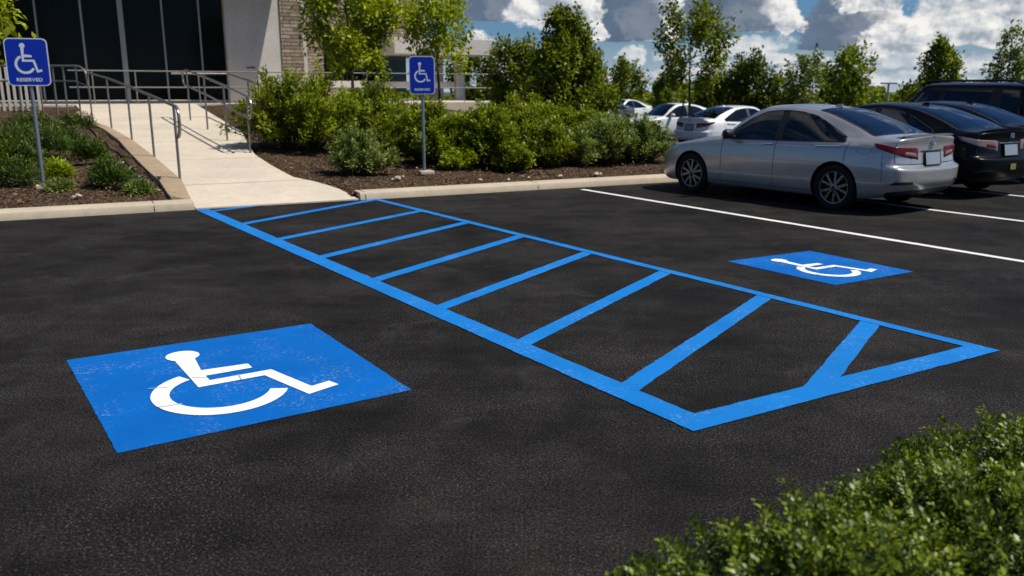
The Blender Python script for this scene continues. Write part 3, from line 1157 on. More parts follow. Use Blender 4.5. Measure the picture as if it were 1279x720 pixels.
def tree(name, label, base, H, Rc, nl, Ls, leaf, h0=.25, shape='oval', limbs=26, group=None, sparse=1.0, tr=None, wr=.62, lean=0.0, spread=.16):
    """tapered trunk, limbs and twigs; leaves in clumps about the twigs"""
    o = thing(name, label, 'tree', tuple(base), group=group)
    mb = MB()
    tr = tr or H * .014
    n = 9
    ph = RNG.random(4) * 6
    tp_ = lambda f: np.array([lean * f + .03 * H * math.sin(f * 4 + ph[0]) * f, .03 * H * math.sin(f * 3 + ph[1]) * f, f * H * .97])
    mb.tube([tp_(f) for f in np.linspace(-.02, 1, n)], [tr * (1 - .93 * f) for f in np.linspace(0, 1, n)], 8)
    C, W = [], []
    ang = RNG.random() * 6
    for k in range(limbs):
        f = h0 + (0.98 - h0) * (k + .5 * RNG.random()) / limbs
        g = (f - h0) / (1 - h0)
        if shape == 'cone':
            rr = Rc * (1.0 - g) ** .75 * (.55 + .45 * min(1, g / .12)) + .06 * Rc
        elif shape == 'round':
            rr = Rc * math.sqrt(max(.02, 1 - (2 * g - .9) ** 2 * .95))
        else:
            rr = Rc * (math.sin(math.pi * min(1, .22 + .80 * g)) ** .8 * 1.0 + .05)
        rr *= .7 + .5 * RNG.random()
        ang += 2.4 + .5 * RNG.normal()
        el = .25 + .75 * g + .2 * RNG.normal() * .5
        p0 = tp_(f)
        dv = np.array([math.cos(ang) * math.cos(el), math.sin(ang) * math.cos(el), math.sin(el)])
        p1 = p0 + dv * rr / max(.45, math.cos(el))
        pm = (p0 + p1) / 2 + np.array([0, 0, -.06 * rr]) + RNG.normal(size=3) * .05 * rr
        rl = tr * (1 - .85 * f) * .55
        mb.tube([p0, pm, p1], [rl, rl * .6, rl * .15], 5, caps=False)
        nt = 4
        for q in range(nt):
            a = .35 + .65 * (q + RNG.random() * .6) / nt
            s0 = p0 + (p1 - p0) * a if a > .5 else p0 + (pm - p0) * a * 2
            tv = runit(1)[0] * .8 + dv * .6 + np.array([0, 0, .25])
            tv /= np.linalg.norm(tv)
            tl = rr * (.28 + .25 * RNG.random())
            s1 = s0 + tv * tl
            mb.tube([s0, s1], [rl * .3, rl * .08], 4, caps=False)
            C.append((s0 + s1) / 2 + tv * tl * .2)
            W.append(tl)
        C.append(p1)
        W.append(rr * .3)
    mb.build('trunk', M['bark'], o, world=False, smooth=True)
    C, W = np.array(C), np.array(W)
    pr = W ** 1.5
    # a few clumps stay nearly bare so that gaps show
    pr *= np.where(RNG.random(len(C)) < .15 * sparse, .1, 1)
    i = RNG.choice(len(C), nl, p=pr / pr.sum())
    rv = RNG.normal(size=(nl, 3)) * np.array([.78, .78, 1.2])
    P = C[i] + rv * (W[i, None] * .30 + spread * .28)
    D = rv * .5 + runit(nl) + np.array([0, 0, -.15])
    N = np.array([0, 0, 1.0]) + .7 * runit(nl)
    me = leaf_mesh('crown', P, D, N, Ls * (.65 + .7 * RNG.random(nl)), wr)
    link('crown', me, leaf, o)
    return o


def tree_px(name, label, px, top, wpx, Y, nl, Ls, leaf, base_z=-0.35, **k):
    p = at_depth(px, 125, Y)
    zt = z_at(p[0], Y, top)
    H = (zt - base_z) * .93
    return tree(name, label, (p[0], Y, base_z), H, wpx / 2 * Y / 1078 * .86, int(nl * (2.5 if Y < 34 else 1.9)), Ls * .74, leaf, **k)


TG = 'trees beyond the hedge'
tree_px('young_tree', 'young lime green tree with leaves over the stone pier of the building', 440, -55, 122, 22.5, 3300, .17, M['leaf_lime'], base_z=.85, h0=.32, shape='round', limbs=24, tr=.055, sparse=1.2, group='young trees in front of the building')
tree_px('young_tree', 'slim young lime green tree standing above the narrower blue sign', 549, -22, 84, 24.5, 1700, .16, M['leaf_lime'], base_z=.8, h0=.42, shape='oval', limbs=18, tr=.05, sparse=1.2, group='young trees in front of the building')
tree('young_tree', 'lime green tree mostly out of view whose branch hangs over the larger sign', (-10.75, 16.3, .3), 4.7, 1.6, 3000, .16, M['leaf_lime'], h0=.5, shape='round', limbs=18, group='young trees in front of the building')
tree_px('leafy_tree', 'tallest dense dark green tree rising behind the middle of the hedge', 700, 3, 124, 31, 8500, .19, M['leaf_tree'], h0=.12, shape='cone', limbs=46, group=TG, spread=.12)
tree_px('leafy_tree', 'dense green tree joined to the right flank of the tallest tree', 738, 58, 48, 32, 2000, .19, M['leaf_tree'], h0=.1, shape='oval', limbs=30, group=TG, spread=.12)
tree_px('leafy_tree', 'dense green tree leaning against the left of the tallest tree', 646, 42, 72, 33, 3800, .19, M['leaf_tree'], h0=.1, shape='oval', limbs=34, group=TG, spread=.12)
tree_px('leafy_tree', 'slender open tree with bare forked trunk in front of the white sedan', 862, 15, 96, 30, 1900, .19, M['leaf_tree'], h0=.48, shape='round', limbs=18, group=TG, tr=.07, sparse=2)
tree_px('leafy_tree', 'low dark round tree just right of the building canopy', 588, 74, 58, 58, 2600, .34, M['leaf_dark'], h0=.15, shape='round', group=TG)
tree_px('leafy_tree', 'small round tree between the tallest tree and the forked tree', 781, 85, 42, 58, 1500, .32, M['leaf_tree'], h0=.2, shape='round', group=TG)
tree_px('leafy_tree', 'wide dark twin-crowned tree behind the roof of the silver sedan', 931, 75, 54, 56, 2600, .34, M['leaf_dark'], h0=.1, shape='oval', group=TG, spread=.4)
tree_px('leafy_tree', 'thin see-through grey-green tree beyond the silver sedan', 1002, 68, 46, 54, 1200, .30, M['leaf_grey'], h0=.2, shape='oval', group=TG, sparse=2)
tree_px('leafy_tree', 'bright green tree with upright branches beyond the silver sedan rear window', 1060, 58, 54, 50, 1700, .30, M['leaf_bush'], h0=.2, shape='oval', group=TG, sparse=1.5)
tree_px('leafy_tree', 'dark spiky tree standing left of the off-road vehicle roof', 1166, 40, 72, 46, 3000, .28, M['leaf_tree'], h0=.15, shape='cone', group=TG, limbs=34, sparse=1.5)
tree_px('leafy_tree', 'airy pale tree rising behind the off-road vehicle roof', 1252, 22, 72, 42, 1500, .25, M['leaf_grey'], h0=.2, shape='cone', group=TG, limbs=30, sparse=2)
for (px, top, w, lab) in ((828, 98, 30, 'small distant tree left of the forked tree trunk'), (880, 100, 26, 'small distant tree right of the forked tree trunk'),
                          (902, 92, 24, 'narrow distant tree beside the wide dark twin-crowned tree'), (975, 98, 30, 'small distant tree left of the see-through tree'), (1035, 92, 34, 'small distant tree between see-through and bright green trees'),
                          (618, 96, 30, 'small distant tree left of the dense leaning tree')):
    tree_px('distant_tree', lab, px, top, w, 80, 900, .42, M['leaf_tree'], h0=.15, shape='round', limbs=18, group='small distant trees')
# far woodland edge
n = 26000
pxs = RNG.random(n) * 900 + 470
Yd = 100 + RNG.random(n) * 30
X = (pxs - 640) / 1078 * Yd
hm = 2.1 + 0.9 * np.sin(pxs * .031) + .6 * np.sin(pxs * .083 + 1) + .4 * np.sin(pxs * .19)
Z = -.35 + np.maximum(.4, hm) * RNG.random(n) ** .7
P = np.stack([X, Yd, Z], 1)
me = leaf_mesh('treeline', P, runit(n), runit(n) + np.array([0, -.3, .8]), .55 * (.6 + .8 * RNG.random(n)), .7)
tag(link('treeline', me, M['leaf_tree']), 'low far line of green scrub along the horizon', 'woodland edge', kind='stuff')

# hedge shrubs in the right bed: (px, base py, half width px, top py, leaf, shoots, leaves, label)
SG = 'shrubs in the mulch bed behind the kerb'
HS = [
    (372, 188, 82, 96, 'leaf_bush', 150, 9000, .085, 'largest bright green shrub beside the right ramp handrail'),
    (468, 184, 58, 112, 'leaf_bush', 100, 6000, .085, 'tall green shrub left of the narrower sign post'),
    (447, 219, 42, 165, 'leaf_grey', 90, 4200, .06, 'low grey-green shrub before the tall hedge, left of the narrower sign'),
    (540, 205, 52, 134, 'leaf_bush', 100, 5500, .08, 'green shrub directly behind the narrower sign post'),
    (572, 211, 26, 183, 'leaf_lime', 60, 2000, .055, 'small yellow-green mound at the foot of the hedge right of the narrower sign'),
    (613, 209, 46, 139, 'leaf_bush', 95, 5200, .08, 'rounded green shrub in the hedge two along from the narrower sign'),
    (640, 213, 25, 180, 'leaf_bush', 50, 1800, .06, 'small shrub tuft at the kerb under the dense leaning tree'),
    (668, 190, 52, 128, 'leaf_bush', 100, 5200, .085, 'tall green shrub in the hedge below the tallest tree'),
    (682, 210, 34, 155, 'leaf_bush', 80, 3000, .065, 'dark-based shrub at the kerb below the tallest tree'),
    (716, 208, 30, 160, 'leaf_grey', 70, 2600, .06, 'grey-green shrub at the kerb right of the tallest tree'),
    (752, 205, 36, 146, 'leaf_grey', 80, 3200, .065, 'grey-green shrub in the hedge second from its right end'),
    (800, 203, 38, 150, 'leaf_grey', 80, 3400, .065, 'last grey-green shrub of the hedge beside the silver sedan nose'),
    (508, 192, 42, 146, 'leaf_bush', 90, 3800, .08, 'back-row green shrub filling the gap left of the narrower sign post'),
    (588, 196, 40, 144, 'leaf_bush', 90, 3600, .08, 'back-row green shrub above the small yellow-green mound'),
    (640, 194, 42, 138, 'leaf_bush', 90, 3600, .08, 'back-row green shrub below the dense leaning tree'),
    (706, 190, 42, 140, 'leaf_bush', 90, 3400, .08, 'back-row green shrub right of the tallest tree trunk'),
    (776, 192, 38, 150, 'leaf_grey', 80, 3000, .07, 'back-row grey-green shrub just before the end of the hedge'),
    (735, 178, 46, 138, 'leaf_bush', 80, 3200, .085, 'green shrub in the back row left of the white sedan'),
]
for px, py, hw, top, lf, ns, nl, Ls, lab in HS:
    b = hit(px, py, bed_h)
    H = z_at(b[0], b[1], top) - b[2]
    rx = hw * b[1] / 1078
    shrub('shrub', lab, (b[0], b[1] + rx * .25, b[2] - .03), rx * 1.13, rx * .9, H * .98, int(ns * 1.3), int(nl * 2.3), Ls * 1.1, M[lf], group=SG, tmin=.22, irregular=.13)

# low plants in the left bed
LP = [(30, 208, 26, 184, 'dark plant crowding the larger sign post on its left', 'leaf_low'),
      (8, 208, 26, 178, 'dark plant cut by the left edge of the view', 'leaf_dark'),
      (12, 230, 40, 199, 'broad spreading dark plant at the kerb left of the larger sign post', 'leaf_low'),
      (14, 188, 40, 152, 'bushy dark plant at the left edge behind the kerb plant', 'leaf_low'),
      (60, 196, 34, 160, 'dark leafy plant right behind the larger sign post', 'leaf_low'),
      (74, 238, 17, 231, 'flat grey-green mat right of the foot of the larger sign post', 'leaf_grey'),
      (88, 186, 26, 163, 'tufted plant in the bed uphill of the larger sign', 'leaf_low'),
      (112, 205, 27, 176, 'tufted dark plant in the middle of the left bed', 'leaf_low'),
      (138, 235, 29, 203, 'spiky green tuft nearest the kerb and the ramp edging', 'leaf_low'),
      (70, 222, 18, 205, 'small yellowish plant right of the larger sign post', 'leaf_lime'),
      (172, 240, 18, 233, 'tiny flat green plant beside the ramp edging at the kerb', 'leaf_grey'),
      (40, 165, 30, 140, 'loose plant in front of the white picket fence', 'leaf_low'),
      (92, 160, 26, 143, 'brownish low plant at the top of the left bed', 'leaf_low')]
for px, py, hw, top, lab, lf in LP:
    b = hit(px, py, bed_h)
    H = max(.1, z_at(b[0], b[1], top) - b[2])
    rx = hw * b[1] / 1078
    shrub('low_plant', lab, (b[0], b[1] + rx * .2, b[2] - .03), rx, rx * .8, H, 70, 2200, .10, M[lf], group='low plants in the left bed', cat='plant', wr=.2, tmin=.15, upright=.1, irregular=.2, stems=False)

# clipped shrubs in the right foreground
FG = 'small-leaved shrubs in the near corner'
for c, rx, ry, H, ns, nl, lab in (
        ((0.83, 2.0, 0), .62, .48, .50, 480, 34000, 'nearest bright small-leaved shrub at the bottom edge of the view'),
        ((1.50, 2.52, 0), .52, .42, .42, 360, 24000, 'middle small-leaved shrub behind the nearest one, by the open asphalt'),
        ((2.05, 2.92, 0), .62, .48, .39, 460, 28000, 'darker small-leaved shrub at the right edge of the view'),
        ((1.70, 2.0, 0), .60, .50, .54, 400, 26000, 'small-leaved shrub filling the bottom right corner')):
    shrub('clipped_shrub', lab, c, rx, ry, H, ns, int(nl * 1.05), .0225, M['leaf_box'], group=FG, wr=.55, tmin=.5, upright=.4, irregular=.11)
mb = MB()
pl = [(0.2, 1.2), (1.0, 2.6), (2.0, 3.55), (3.4, 4.2), (4, 1.0)]
mb.poly([(x, y, .012) for x, y in pl][::-1])
tag(mb.build('corner_bed_ground', M['mulch']), kind='structure')

# bark chips and pale stones strewn on the beds
C, D, N, S_ = [], [], [], []
while len(C) < 5000:
    l, s = random.uniform(-7, 10), random.uniform(.4, 4.5) ** 1
    if edge_at(RLp, s) - .05 < l < edge_at(RRp, s) + .05: continue
    p = XY(l, s)
    C.append((p[0], p[1], bed_h(*p) + random.uniform(-.01, .03)))
C = np.array(C)
n = len(C)
me = leaf_mesh('bark_chips', C, runit(n) * np.array([1, 1, .3]), runit(n) * .5 + np.array([0, 0, 1]), .05 * (.5 + RNG.random(n)), .45)
m_, t_ = mat('bark_chip')
rn = t_.n('ShaderNodeNewGeometry').outputs['Random Per Island']
t_.out(pbsdf(t_, t_.ramp(rn, [(0, (.03, .018, .012)), (.6, (.10, .06, .04)), (.93, (.2, .14, .09)), (1, (.42, .36, .27))]), .9, .1))
tag(link('bark_chips', me, m_), 'loose bark chips strewn over the planting beds', 'mulch', kind='stuff')
mb = MB()
for px, py in [(92, 247), (98, 246.5), (160, 238), (497, 224), (503, 222), (490, 225), (600, 226), (660, 223), (745, 219), (750, 218), (700, 221), (635, 226), (120, 230), (133, 203), (152, 205)]:
    b = hit(px, py, bed_h)
    r = random.uniform(.03, .06)
    pr = [(-.5, .3), (-.3, .8), (0, 1), (.3, .75), (.55, .25)]
    k = len(mb.v)
    mb.lathe([(a * r * 1.1, q * r) for a, q in pr], 7, axis='z', c=(b[0], b[1], b[2] + r * .35))
    for i in range(k, len(mb.v)):
        v = mb.v[i]
        mb.v[i] = tuple(v[j] + random.uniform(-.2, .2) * r for j in range(3))
tag(mb.build('pebbles', M['kerb'], smooth=50), 'pale stones scattered along the inside of the kerb', 'stones', kind='stuff')

# stakes beside the forked tree, far lamp post
for px0, px1, y0, y1, lab in ((846, 856, 166, 118, 'leaning wooden stake left of the forked tree trunk'),):
    a, b = at_depth(px0, y0, 30.2), at_depth(px1, y1, 30.0)
    mb = MB()
    mb.tube([(a[0], a[1], -.3), a, b], .028, 8)
    o = thing('tree_stake', lab, 'stake', (a[0], a[1], -.3))
    mb.build('post', M['wood'], o, smooth=True)
    mb = MB()
    mb.tube([b - np.array([0, 0, .15]), at_depth(862, y1 + 5, 30.0)], .008, 5)
    mb.build('tie', M['blacktrim'], o)
a = at_depth(1108, 125, 85)
o = thing('street_lamp', 'tiny distant lamp post against the sky left of the spiky tree', 'lamp', (a[0], a[1], -.35))
zt = z_at(a[0], 85, 105)
mb = MB()
mb.tube([(a[0], a[1], -.35), (a[0], a[1], zt)], .09, 8)
mb.build('post', M['galv'], o, smooth=True)
mb = MB()
mb.box((a[0] - .3, a[1], zt + .05), (.9, .35, .16))
mb.box((a[0] + .5, a[1], zt + .05), (.6, .35, .16))
mb.build('lamp_head', M['galv'], o, bevel=.03)


# ------------------------------------------------------------------ vehicles
def pchip(y, us):
    """shape-preserving cubic through y at 0..n-1 (columns interpolated together)"""
    y = np.asarray(y, float)
    n = len(y)
    d = np.diff(y, axis=0)
    m = np.zeros_like(y)
    a, b = d[:-1], d[1:]
    ok = (a * b) > 0
    with np.errstate(divide='ignore', invalid='ignore'):
        h = 2 * a * b / (a + b)
    m[1:-1] = np.where(ok, h, 0)
    m[0], m[-1] = d[0], d[-1]
    i = np.clip(np.floor(us).astype(int), 0, n - 2)
    t = (us - i)
    t = t.reshape((-1,) + (1,) * (y.ndim - 1))
    return ((2 * t ** 3 - 3 * t ** 2 + 1) * y[i] + (t ** 3 - 2 * t ** 2 + t) * m[i] + (-2 * t ** 3 + 3 * t ** 2) * y[i + 1] + (t ** 3 - t ** 2) * m[i + 1])


# rows: under-centre, under-edge, sill, low door, mid, waist, shoulder, belt, rail low, rail high, quarter, centre
SEDAN = [
    # x values by station: front centre, front mid, front corner, .35, .75, 1.15, cowl, A-mid, roof front, B front, B rear, roof rear, C base, deck start, deck, rear corner, rear mid, rear centre
    [(.12, .14, .25, .45, .80, 1.15, 1.5, 1.88, 2.22, 2.5, 2.62, 3.16, 3.66, 3.9, 4.15, 4.33, 4.38, 4.40), (0,) * 18, (.20, .20, .19, .18, .18, .18, .18, .18, .18, .18, .18, .18, .18, .19, .21, .24, .24, .24)],
    [(.08, .11, .25, .45, .80, 1.15, 1.5, 1.88, 2.22, 2.5, 2.62, 3.16, 3.66, 3.9, 4.15, 4.36, 4.44, 4.46), (0, .48, .70, .78, .80, .80, .80, .80, .80, .80, .80, .80, .80, .79, .77, .68, .36, 0), (.20, .20, .19, .18, .18, .18, .18, .18, .18, .18, .18, .18, .18, .19, .22, .26, .27, .27)],
    [(.02, .06, .20, .42, .78, 1.15, 1.5, 1.88, 2.22, 2.5, 2.62, 3.16, 3.66, 3.92, 4.18, 4.43, 4.52, 4.54), (0, .52, .745, .83, .86, .865, .865, .865, .865, .865, .865, .865, .865, .86, .84, .745, .40, 0), (.27, .27, .26, .25, .25, .25, .25, .25, .25, .25, .25, .25, .25, .26, .29, .33, .34, .34)],
    [(0, .04, .18, .40, .76, 1.15, 1.5, 1.88, 2.22, 2.5, 2.62, 3.16, 3.66, 3.92, 4.20, 4.48, 4.58, 4.60), (0, .53, .76, .85, .885, .895, .895, .895, .895, .895, .895, .895, .90, .90, .875, .765, .41, 0), (.43, .43, .43, .43, .43, .43, .43, .43, .43, .43, .43, .43, .43, .44, .45, .46, .46, .46)],
    [(.01, .05, .19, .41, .77, 1.15, 1.5, 1.88, 2.22, 2.5, 2.62, 3.16, 3.66, 3.92, 4.20, 4.49, 4.585, 4.605), (0, .53, .76, .855, .89, .90, .90, .90, .90, .90, .90, .905, .91, .908, .88, .765, .41, 0), (.54, .54, .55, .57, .60, .62, .63, .63, .63, .63, .63, .63, .63, .63, .63, .62, .61, .61)],
    [(.03, .07, .21, .43, .78, 1.15, 1.5, 1.88, 2.22, 2.5, 2.62, 3.16, 3.66, 3.92, 4.19, 4.42, 4.50, 4.515), (0, .52, .75, .85, .885, .893, .893, .893, .893, .893, .895, .90, .905, .90, .875, .755, .40, 0), (.60, .60, .62, .66, .70, .72, .73, .73, .73, .73, .73, .73, .73, .73, .72, .68, .665, .66)],
    [(.07, .11, .24, .45, .79, 1.15, 1.5, 1.89, 2.23, 2.51, 2.63, 3.17, 3.66, 3.92, 4.19, 4.40, 4.475, 4.49), (0, .50, .73, .83, .872, .88, .88, .88, .88, .88, .882, .885, .888, .88, .86, .745, .40, 0), (.65, .65, .67, .73, .79, .825, .84, .845, .85, .855, .855, .86, .865, .865, .85, .82, .81, .81)],
    [(.12, .15, .28, .47, .80, 1.15, 1.52, 1.90, 2.25, 2.52, 2.64, 3.20, 3.70, 3.94, 4.19, 4.40, 4.47, 4.485), (0, .48, .70, .80, .835, .845, .845, .848, .85, .85, .85, .848, .84, .832, .81, .725, .40, 0), (.68, .68, .705, .77, .835, .88, .915, .925, .932, .937, .938, .95, .962, .962, .955, .93, .93, .93)],
    [(.14, .17, .31, .50, .82, 1.14, 1.50, 1.86, 2.20, 2.50, 2.62, 3.02, 3.66, 3.94, 4.20, 4.42, 4.48, 4.495), (0, .43, .65, .755, .785, .795, .80, .71, .635, .62, .62, .625, .745, .775, .765, .69, .38, 0), (.695, .695, .72, .785, .85, .90, .945, 1.175, 1.340, 1.368, 1.368, 1.325, 1.03, 1.005, 1.0, 1.0, 1.005, 1.005)],
    [(.15, .18, .32, .51, .83, 1.12, 1.42, 1.78, 2.12, 2.47, 2.6, 3.08, 3.70, 4.06, 4.22, 4.43, 4.485, 4.50), (0, .38, .59, .68, .71, .72, .72, .63, .56, .55, .55, .545, .61, .68, .69, .60, .33, 0), (.70, .70, .73, .80, .865, .92, .955, 1.215, 1.392, 1.42, 1.42, 1.375, 1.19, 1.05, 1.035, 1.03, 1.035, 1.035)],
    [(.15, .18, .30, .50, .82, 1.10, 1.31, 1.70, 2.07, 2.46, 2.6, 3.09, 3.68, 4.10, 4.24, 4.44, 4.49, 4.505), (0, .20, .34, .38, .40, .42, .42, .36, .33, .32, .32, .32, .35, .39, .39, .33, .19, 0), (.705, .705, .73, .80, .868, .925, .965, 1.235, 1.422, 1.45, 1.448, 1.402, 1.23, 1.068, 1.048, 1.045, 1.045, 1.045)],
    [(.15, .17, .28, .50, .82, 1.09, 1.27, 1.67, 2.05, 2.45, 2.6, 3.10, 3.68, 4.12, 4.25, 4.44, 4.49, 4.51), (0,) * 18, (.705, .705, .73, .80, .87, .928, .968, 1.24, 1.432, 1.458, 1.456, 1.41, 1.238, 1.072, 1.05, 1.05, 1.05, 1.05)],
]


def suv_table():
    T = [[list(a) for a in row] for row in SEDAN]
    for r, row in enumerate(T):
        row[0] = [x * 1.04 for x in row[0]]
        row[1] = [y * 1.06 for y in row[1]]
        row[2] = [z * (1.0 if z < .3 else 1.2) for z in row[2]]
    top = {8: (4.35, 4.55, 4.62, 4.66, 4.68, 4.7), 9: (4.45, 4.60, 4.66, 4.69, 4.71, 4.72), 10: (4.48, 4.62, 4.67, 4.7, 4.72, 4.73), 11: (4.5, 4.63, 4.68, 4.71, 4.73, 4.74)}
    for r, zr in ((8, 1.70), (9, 1.79), (10, 1.83), (11, 1.85)):
        for i in range(8, 12): T[r][2][i] = zr - .012 * abs(i - 9.5)
        T[r][0][11] = 3.9
        T[r][0][12:] = list(top[r])
        T[r][2][12:] = [zr - .05, zr - .18, zr - .3, zr - .36, zr - .36, zr - .36] if r > 8 else [1.66, 1.3, 1.25, 1.22, 1.22, 1.22]
        ys = {8: .70, 9: .62, 10: .36, 11: 0}[r]
        for i in range(8, 16): T[r][1][i] = ys
    T[7][0][11:13] = [3.9, 4.45]
    for r in range(0, 8):
        T[r][0][13:] = [x + .02 for x in T[r][0][13:]]
    return T


NU, NV = 7, 5


class Body:
    def __init__(s, table):
        T = np.array(table, float)                    # rows, xyz, stations
        T = np.transpose(T, (2, 0, 1))                # stations, rows, xyz
        s.ns, s.nr = T.shape[:2]
        s.us = np.linspace(0, s.ns - 1, (s.ns - 1) * NU + 1)
        s.vs = np.linspace(0, s.nr - 1, (s.nr - 1) * NV + 1)
        s.T = T

    def S(s, u, v):
        """points at matching arrays u, v"""
        u, v = np.atleast_1d(np.array(u, float)), np.atleast_1d(np.array(v, float))
        A = pchip(s.T, u)                             # len(u), rows, 3
        out = np.empty((len(u), 3))
        for i in range(len(u)):
            out[i] = pchip(A[i], np.array([v[i]]))[0]
        return out

    def grid(s):
        A = pchip(s.T, s.us)
        return np.transpose(pchip(np.transpose(A, (1, 0, 2)), s.vs), (1, 0, 2))

    def normal(s, u, v, e=.02):
        u2, v2 = min(u + e, s.ns - 1), min(v + e, s.nr - 1)
        u1, v1 = max(u - e, 0), max(v - e, 0)
        a = s.S([u2], [v])[0] - s.S([u1], [v])[0]
        b = s.S([u], [v2])[0] - s.S([u], [v1])[0]
        n = np.cross(a, b)
        n /= np.linalg.norm(n) + 1e-9
        p = s.S([u], [v])[0]
        c = np.array([2.3, 0, .6])
        return n if n @ (p - c) > 0 else -n

    def patch(s, mb, corners, off, n=10, k=6, m=0, mirror=True, edge=.0):
        """patch over a (u, v) quadrilateral, lifted off the body; corners anticlockwise"""
        c = [np.array(q, float) for q in corners]
        P = []
        for i in range(n + 1):
            a = i / n
            row = []
            for j in range(k + 1):
                b = j / k
                q = (c[0] * (1 - a) + c[1] * a) * (1 - b) + (c[3] * (1 - a) + c[2] * a) * b
                e = off if 0 < i < n and 0 < j < k else edge
                row.append(s.S([q[0]], [q[1]])[0] + s.normal(*q) * e)
            P.append(row)
        for sg in ((1, -1) if mirror else (1,)):
            Q = [[(p[0], p[1] * sg, p[2]) for p in r] for r in P]
            mb.grid(Q, m, flip=(sg < 0))

    def seam(s, mb, pts, w=.007, m=0, off=.0025, sides=(1, -1)):
        """thin dark line along a (u, v) polyline"""
        uv = []
        for (a, b) in zip(pts[:-1], pts[1:]):
            for t in np.linspace(0, 1, 10)[:-1]:
                uv.append(np.array(a) * (1 - t) + np.array(b) * t)
        uv.append(np.array(pts[-1], float))
        P = [s.S([q[0]], [q[1]])[0] for q in uv]
        Nn = [s.normal(*q) for q in uv]
        rows = []
        for i, p in enumerate(P):
            t = P[min(i + 1, len(P) - 1)] - P[max(0, i - 1)]
            x = np.cross(t, Nn[i])
            x /= np.linalg.norm(x) + 1e-9
            rows.append([p + Nn[i] * off - x * w / 2, p + Nn[i] * off + x * w / 2])
        for sg in sides:
            mb.grid([[(q[0], q[1] * sg, q[2]) for q in r] for r in rows], m)


TAGS = ['paint', 'side_window_front', 'side_window_rear', 'windshield', 'rear_window', 'front_door', 'rear_door', 'trim', 'arch', 'boot_lid', 'bonnet']


